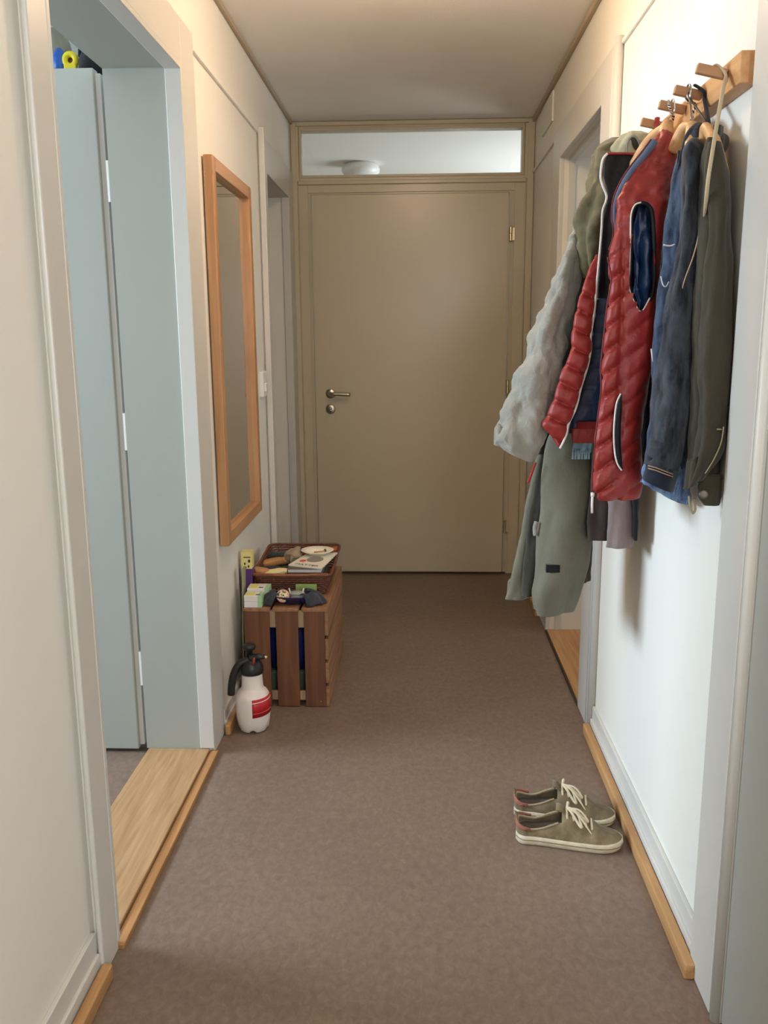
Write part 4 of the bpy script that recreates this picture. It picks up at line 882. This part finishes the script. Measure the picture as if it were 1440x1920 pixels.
bm = B(); tube(bm, vspline([at(1006, 978, 2.22), at(1003, 990, 2.22), at(1004, 1004, 2.22)], 10), 0.006, 6); part('toggle', bm, rcl, t, True)

# brown-grey garment behind the vest
t = thing('skirt', 'mauve-grey and dark brown skirt hem hanging below the red vest', 'skirt', (0.48, 2.2, 0.8))
part('front_panel', shell([(700, 1130, 1190, 2.16, .03), (900, 1138, 1192, 2.15, .03), (960, 1140, 1191, 2.15, .03), (1024, 1137, 1189, 2.15, .03)], fold=0.006, ffreq=6, seed=3, nv=50), fabric('mauve_cloth', rgb(140, 124, 122), rgb(118, 102, 100), weave=500), t, True)
part('back_panel', shell([(700, 1112, 1165, 2.19, .02), (900, 1106, 1160, 2.19, .025), (960, 1102, 1158, 2.19, .025), (1010, 1101, 1150, 2.19, .025)], fold=0.004, ffreq=5, seed=6, nv=40), fabric('umber_cloth', rgb(68, 56, 52), rgb(50, 42, 40), weave=500), t, True, 'dark brown panel')
part('side_strip', shell([(880, 1186, 1197, 2.12, .012), (1012, 1188, 1196, 2.12, .012)], fold=0.001, nv=20, nu=16), M['black_cloth'], t, True)

# light blue scarf fringe
t = thing('scarf', 'pale blue scarf end showing under the vest lining', 'scarf', (0.42, 2.13, 1.0))
part('body', shell([(760, 1080, 1108, 2.15, .012), (835, 1076, 1106, 2.15, .012), (850, 1074, 1105, 2.15, .010)], fold=0.003, nv=20, nu=24), fabric('pale_blue_knit', rgb(152, 184, 200), rgb(120, 150, 168)), t, True)
bm = B()
for i in range(8):
    xx = 1075+i*4.2; tube(bm, [at(xx, 842, 2.137), at(xx-1.5+(i % 3), 861, 2.137)], 0.0026, 6)
part('fringe', bm, fabric('pale_blue_fringe', rgb(164, 196, 210), rgb(130, 160, 178)), t, True, kind='stuff')

# ---- red vest
vr = fabric('red_nylon', rgb(154, 44, 36), rgb(130, 33, 30), weave=900, rough=0.5, sheen=0.0, vscale=5, bump=0.25, spec=0.5)
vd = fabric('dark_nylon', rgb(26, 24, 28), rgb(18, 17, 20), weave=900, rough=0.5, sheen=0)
vb = fabric('navy_nylon', rgb(28, 58, 100), rgb(18, 40, 76), weave=900, rough=0.42, sheen=0, vscale=6, spec=0.5)
t = thing('puffer_vest', 'open red quilted vest with pale zip and navy lining, in the middle of the coats', 'vest', (0.46, 2.0, 0.9))
def puff(per, slope, x0, amp, y0=0, fade=None, cross=None):
    def f(px, py, th, v):
        ph = (py-y0 + slope*(px-x0))/per
        fr = ph-math.floor(ph); a_ = amp*((1-abs(2*fr-1)**4.0)-0.7)
        if cross and px > cross(py): a_ *= 0.35
        if cross:
            a_ -= 0.5*amp*math.exp(-((px-cross(py))/3.0)**2)
        if fade: a_ *= fade(py)
        a_ += (0.0020+0.006*max(0, min(1, (440-py)/60)))*noise.noise(Vector((px*0.06+py*0.02, py*0.06, th)))
        return a_*(0.12+0.88*abs(math.sin(th)))
    return f
zipL = [(1139, 288), (1130, 300), (1126, 330), (1130, 348), (1137, 366), (1136, 378), (1130, 396), (1128, 430), (1124, 480), (1120, 520), (1115, 580), (1108, 630), (1108, 655), (1101, 690), (1090, 725), (1080, 765), (1066, 795), (1062, 815), (1050, 841)]
YZ = 2.03
part('lining', shell([(288, 1136, 1222, 2.09, .012), (330, 1128, 1215, 2.09, .012), (366, 1137, 1190, 2.09, .012), (420, 1129, 1172, 2.09, .012), (500, 1123, 1168, 2.09, .012), (590, 1114, 1156, 2.09, .012), (640, 1109, 1150, 2.09, .012), (680, 1102, 1148, 2.09, .012)],
     fold=0.003, crump=0.006, seed=1, nv=50), vd, t, True, 'black upper lining')
part('lining', shell([(560, 1118, 1165, 2.08, .012), (650, 1106, 1150, 2.08, .012), (720, 1090, 1145, 2.08, .014), (780, 1072, 1142, 2.08, .014), (812, 1066, 1140, 2.08, .012)],
     fold=0.002, crump=0.003, seed=2, nv=70, fn=puff(33, 0.1, 1100, 0.006)), vb, t, True, 'navy blue lower lining')
part('back_hem', shell([(803, 1068, 1140, 2.07, .012), (815, 1069, 1140, 2.07, .014), (830, 1070, 1138, 2.07, .012)], fold=0.002, nv=14), vr, t, True)
fadeL = lambda py: min(1, max(0.2, (py-480)/80))
part('front_panel', shell([(478, 1117, 1125, 2.05, .010), (510, 1102, 1121, 2.05, .02), (560, 1086, 1116, 2.05, .025), (620, 1073, 1109, 2.05, .028), (660, 1069, 1107, 2.05, .03), (700, 1052, 1097, 2.05, .03), (745, 1040, 1083, 2.05, .03), (780, 1026, 1072, 2.05, .028), (797, 1018, 1066, 2.05, .026), (815, 1032, 1061, 2.05, .02), (838, 1048, 1052, 2.05, .008)],
     fold=0.003, ffreq=3, seed=3, nv=170, nu=56, crump=0.003, sq=0.55, fn=puff(37, -0.45, 1080, 0.012, 470, fadeL)), vr, t, True)
bm = B(); tube(bm, [at(x, y, YZ) for x, y in spline(zipL, 120)], 0.0026, 8); part('zip', bm, M['zip'], t, True, 'pale zip edge')
edgeR = [(1222, 262), (1205, 285), (1185, 310), (1168, 335), (1155, 362), (1149, 385), (1148, 410), (1151, 430), (1150, 448), (1143, 470), (1139, 482), (1146, 520), (1143, 545), (1138, 575), (1133, 620), (1130, 650), (1126, 690), (1127, 730), (1121, 780), (1114, 850), (1110, 900), (1111, 920)]
fadeR = lambda py: min(1, max(0.25, (py-430)/80))
ARM = [(1182, 505), (1184, 440), (1185, 405), (1192, 386), (1204, 381), (1216, 386), (1223, 402), (1226, 450), (1227, 500), (1226, 540), (1220, 560), (1208, 582), (1200, 584), (1192, 570), (1183, 548), (1180, 530)]
def inpoly(x, y, poly):
    c_ = False; n = len(poly)
    for i in range(n):
        x1_, y1_ = poly[i]; x2_, y2_ = poly[(i+1) % n]
        if (y1_ > y) != (y2_ > y) and x < (x2_-x1_)*(y-y1_)/(y2_-y1_)+x1_: c_ = not c_
    return c_
rowsR = [(243, 1242, 1254, 1.97, .02), (262, 1226, 1266, 1.95, .035), (300, 1197, 1268, 1.93, .05), (340, 1172, 1262, 1.92, .055), (380, 1157, 1252, 1.90, .06), (430, 1152, 1243, 1.89, .065), (480, 1142, 1238, 1.88, .065), (540, 1144, 1234, 1.88, .065), (580, 1138, 1230, 1.88, .065),
    (650, 1130, 1224, 1.88, .065), (730, 1126, 1212, 1.88, .065), (800, 1118, 1202, 1.88, .065), (860, 1113, 1201, 1.88, .065), (910, 1110, 1200, 1.88, .062), (930, 1118, 1196, 1.88, .055)]
seam = lambda py: 1164-0.02*(py-650)
bm = shell(rowsR, fold=0.004, ffreq=3, seed=6.3, nv=220, nu=96, crump=0.004, sq=0.6, fn=puff(41, 0.75, 1130, 0.017, 460, fadeR, seam))
bm.verts.ensure_lookup_table()
kill = []
for f in bm.faces:
    c_ = f.calc_center_median(); d = c_-CAM; zz = d.dot(FW); px = 720+FPX*d.dot(RT)/zz; py = 960-FPX*d.dot(UP)/zz
    if c_.y < interp_rows(rowsR, py)[3] and inpoly(px, py, ARM): kill.append(f)
bmesh.ops.delete(bm, geom=kill, context='FACES')
part('front_panel', bm, vr, t, True)
part('armhole_lining', shell([(376, 1186, 1224, 1.875, .014), (430, 1180, 1228, 1.875, .016), (520, 1176, 1230, 1.875, .016), (560, 1182, 1228, 1.875, .014), (588, 1196, 1208, 1.875, .010)], fold=0.004, crump=0.014, cscale=24, nv=50,
     fn=lambda px, py, th, v: -0.012*max(0, (1210-px)/30)), vb, t, True, 'crumpled navy inside of the armhole')
part('back_panel', shell([(400, 1205, 1258, 1.98, .02), (480, 1205, 1248, 1.98, .02), (560, 1200, 1240, 1.98, .02), (650, 1198, 1232, 1.98, .02), (740, 1195, 1228, 1.98, .02), (860, 1190, 1216, 1.98, .02), (905, 1190, 1207, 1.98, .02)], fold=0.003, nv=50, nu=30), vd, t, True, 'black sheet painting the shade between the vest and the denim jacket')  # added dark sheet, its black stands for shade beside the denim jacket
bm = B(); tube(bm, [at(x, y, 1.826+0.00018*abs(x-1204)) for x, y in spline(ARM+[ARM[0]], 90)[:-1]], 0.0042, 8, closed=True); part('armhole_binding', bm, vd, t, True, 'dark binding around the armhole')
bm = B(); tube(bm, [at(x-1.8, y-1.4, 1.822+0.00018*abs(x-1204)) for x, y in spline(ARM[-6:]+ARM[:5], 60)], 0.0016, 6); part('piping', bm, M['zip'], t, True)
# collar edge (slate tape) and knit inner edge
bm = B()
ee = spline(edgeR[:10], 60)
tube(bm, [at(x+5, y+3, 1.885-0.0*i) for i, (x, y) in enumerate(ee)], [0.010-0.004*i/59 for i in range(60)], 10, flat=0.8); part('collar_tape', bm, fabric('slate_blue_tape', rgb(104, 116, 138), rgb(76, 86, 106), weave=500), t, True, 'slate-blue tape inside the collar edge')
bm = B(); tube(bm, [at(x-1, y-1, 1.872) for x, y in ee], 0.0018, 6); tube(bm, [at(x, y, 1.815) for x, y in spline(edgeR[10:], 60)], 0.0016, 6); part('piping', bm, fabric('dark_red_edge', rgb(120, 50, 50), rgb(90, 30, 34)), t, True)
bm = B(); tube(bm, [at(x, y, 2.075) for x, y in spline([(1138, 288), (1180, 288), (1222, 292)], 20)], 0.003, 8); part('collar_edge', bm, vr, t, True)
# pocket
pk = [(1164, 738), (1156, 757), (1152, 790), (1151, 820), (1153, 850), (1158, 870), (1166, 882)]
bm = B(); n = 24; Lp = spline(pk, n); g = []
Rp = spline([(1166, 738), (1166, 770), (1164, 800), (1164, 830), (1165, 850), (1167, 870), (1168, 882)], n)
for (a_, b_) in zip(Lp, Rp): g.append([bm.verts.new(at(a_[0], a_[1], 1.800)), bm.verts.new(at(b_[0], b_[1], 1.798)), bm.verts.new(at(b_[0], b_[1], 1.815)), bm.verts.new(at(a_[0], a_[1], 1.815))])
for A, C in zip(g, g[1:]):
    for k in range(4): bm.faces.new((A[k], A[(k+1) % 4], C[(k+1) % 4], C[k]))
bm.faces.new(g[0]); bm.faces.new(g[-1][::-1]); part('pocket', bm, vd, t, True, 'black curved pocket slit')
bm = B(); tube(bm, [at(x, y, 1.797) for x, y in spline(pk, 40)], 0.0018, 6); part('piping', bm, M['zip'], t, True)
bm = B(); tube(bm, [at(1111, 925, 1.82), at(1110, 945, 1.82), at(1110, 962, 1.82)], 0.0026, 8); lathe(bm, [(0.004, -0.004), (0.004, 0.004)], at(1111, 927, 1.82), 10); part('zip_pull', bm, M['zip'], t, True)

# ---- denim jacket
dd = fabric('dark_denim', rgb(66, 71, 80), rgb(20, 24, 32), weave=1200, con=0.12, vscale=34, rough=0.9, bump=0.45)
dl = fabric('washed_denim', rgb(74, 88, 112), rgb(28, 38, 56), weave=1200, con=0.12, vscale=34, bump=0.45)
db = fabric('light_denim_hem', rgb(130, 156, 192), rgb(58, 80, 122), weave=1200, con=0.1, vscale=50, bump=0.5)
st = mat('tan_stitching', rgb(168, 142, 116), 0.8)
t = thing('denim_jacket', 'dark blue denim jacket with tan stitching, right of the red vest', 'jacket', (0.52, 1.78, 0.75))
part('body', shell([(300, 1268, 1306, 1.80, .03), (360, 1256, 1312, 1.80, .05), (400, 1250, 1312, 1.80, .055), (470, 1244, 1308, 1.80, .055), (560, 1232, 1304, 1.80, .055), (650, 1222, 1298, 1.80, .05), (740, 1222, 1292, 1.80, .05), (820, 1216, 1288, 1.80, .05), (880, 1206, 1286, 1.80, .05)],
     fold=0.006, ffreq=5, seed=2, nv=120, nu=60, crump=0.006), dl, t, True, 'washed blue front')
part('hem', shell([(868, 1203, 1286, 1.80, .045), (895, 1200, 1288, 1.80, .045, 10), (915, 1200, 1290, 1.80, .043, 24), (924, 1202, 1288, 1.80, .04, 42)], fold=0.004, ffreq=9, seed=4, nv=30, crump=0.010, cscale=26), db, t, True, 'lighter frayed blue hem')
slv = part('sleeve', shell([(262, 1290, 1314, 1.755, .025), (275, 1284, 1318, 1.745, .035), (320, 1280, 1321, 1.735, .045), (390, 1277, 1320, 1.73, .045), (450, 1270, 1318, 1.73, .045), (520, 1258, 1312, 1.725, .045), (600, 1245, 1306, 1.72, .045), (680, 1234, 1302, 1.715, .045), (760, 1226, 1297, 1.71, .045), (830, 1221, 1282, 1.705, .042), (875, 1213, 1270, 1.70, .040, 18)],
     fold=0.006, ffreq=4, fdrift=1.3, seed=7, nv=130, nu=60, crump=0.009, cscale=16), dd, t, True, 'dark denim sleeve')
part('cuff', shell([(870, 1214, 1272, 1.70, .044, 18), (880, 1212, 1270, 1.70, .044, 20), (900, 1207, 1265, 1.70, .044, 24), (908, 1205, 1263, 1.70, .042, 26)], fold=0.001, nv=20, crump=0.003), fabric('navy_denim_cuff', rgb(34, 40, 54), rgb(22, 27, 38), weave=1200), slv, True, 'dark cuff')
bm = B()
for dy in (0, 5): tube(bm, [at(x, y+dy, 1.654) for x, y in ((1215, 873), (1230, 877), (1245, 883), (1262, 889))], 0.0011, 6)
tube(bm, [at(x, y, 1.675) for x, y in spline([(1313, 430), (1300, 480), (1282, 530), (1268, 590), (1259, 640), (1253, 700), (1247, 780), (1240, 850)], 50)], 0.0013, 6)
part('stitching', bm, st, slv, True, kind='stuff')
bm = B(); tube(bm, [at(x, y, 1.741) for x, y in spline([(1244, 459), (1256, 461), (1266, 458)], 10)], 0.0016, 6); PST = mat('pale_stitching', rgb(206, 206, 208), 0.8); part('pocket_stitching', bm, PST, t, True); bm = B(); tube(bm, [at(x, y, 1.741) for x, y in spline([(1239, 518), (1243, 534), (1249, 537), (1254, 528)], 14)], 0.0012, 6)
part('pocket_stitching', bm, PST, t, True); bm = B(); tube(bm, [at(1221, 654, 1.741), at(1224, 678, 1.741)], 0.0014, 6); part('pocket_stitching', bm, PST, t, True)
part('collar', shell([(233, 1304, 1316, 1.80, .012), (245, 1292, 1318, 1.79, .022), (265, 1282, 1317, 1.785, .026), (300, 1274, 1300, 1.785, .022), (335, 1266, 1280, 1.785, .012)], fold=0.003, nv=40, crump=0.004), dd, t, True)
# ---- olive field jacket
ol = fabric('olive_cotton', rgb(70, 65, 51), rgb(51, 47, 37), weave=900, vscale=10, bump=0.35)
old = fabric('olive_cotton_cuff', rgb(72, 67, 50), rgb(54, 50, 38), weave=900)
t = thing('field_jacket', 'olive cotton field jacket with a round cuff button, nearest on the peg rail', 'jacket', (0.55, 1.68, 0.75))
part('body', shell([(262, 1322, 1346, 1.70, .025), (300, 1316, 1352, 1.70, .04), (360, 1312, 1362, 1.70, .045), (450, 1308, 1370, 1.69, .045), (560, 1302, 1378, 1.68, .045), (700, 1298, 1378, 1.68, .045), (820, 1290, 1372, 1.68, .045), (900, 1286, 1362, 1.68, .04)], xmax=0.5685,
     fold=0.004, ffreq=4, seed=2.5, nv=110, crump=0.004), ol, t, True)
slv = part('sleeve', shell([(268, 1330, 1350, 1.655, .018), (300, 1324, 1357, 1.65, .026), (340, 1326, 1364, 1.645, .028), (425, 1330, 1369, 1.645, .028), (520, 1322, 1375, 1.64, .028), (620, 1315, 1376, 1.635, .028), (720, 1313, 1374, 1.63, .028), (800, 1314, 1366, 1.625, .028), (850, 1302, 1352, 1.62, .028), (890, 1290, 1328, 1.62, .026, -10), (908, 1282, 1318, 1.62, .022, -18)],
     xmax=0.563, fold=0.004, ffreq=4, fdrift=1.5, seed=5.5, nv=130, crump=0.007, cscale=14), ol, t, True)
cuf = part('cuff', shell([(890, 1314, 1362, 1.64, .016), (905, 1310, 1360, 1.64, .018), (930, 1308, 1356, 1.64, .018), (946, 1318, 1350, 1.64, .014)], xmax=0.568, fold=0.001, nv=24, crump=0.003), old, slv, True)
bm = B(); lathe(bm, [(0.0085, 0), (0.0085, 0.003), (0.006, 0.004), (0.0015, 0.0036)], at(1319, 927, 1.617), 24, axis=(-0.2, -1, 0.1)); part('button', bm, mat('dark_horn', rgb(88, 76, 62), 0.35), slv, True, 'round brown cuff button')
bm = B(); tube(bm, vspline([at(1292, 930, 1.66), at(1294, 950, 1.66), at(1299, 962, 1.66), at(1304, 954, 1.66), at(1302, 935, 1.66)], 24), 0.0022, 8); part('cord_loop', bm, mat('khaki_cord', rgb(150, 138, 108), 0.8), t, True)
part('collar', shell([(246, 1342, 1352, 1.74, .012), (256, 1334, 1362, 1.73, .02), (272, 1332, 1360, 1.72, .022), (292, 1334, 1350, 1.71, .016)], xmax=0.5705, fold=0.003, nv=24, crump=0.006), old, t, True)
bm = B(); tube(bm, [at(x, y, 1.590) for x, y in spline([(1357, 800), (1352, 830), (1338, 862), (1322, 888)], 20)], 0.0012, 6); tube(bm, [at(1344, 805, 1.592), at(1353, 805, 1.592)], 0.0014, 6); part('seam', bm, mat('khaki_thread', rgb(140, 128, 100), 0.8), t, True)
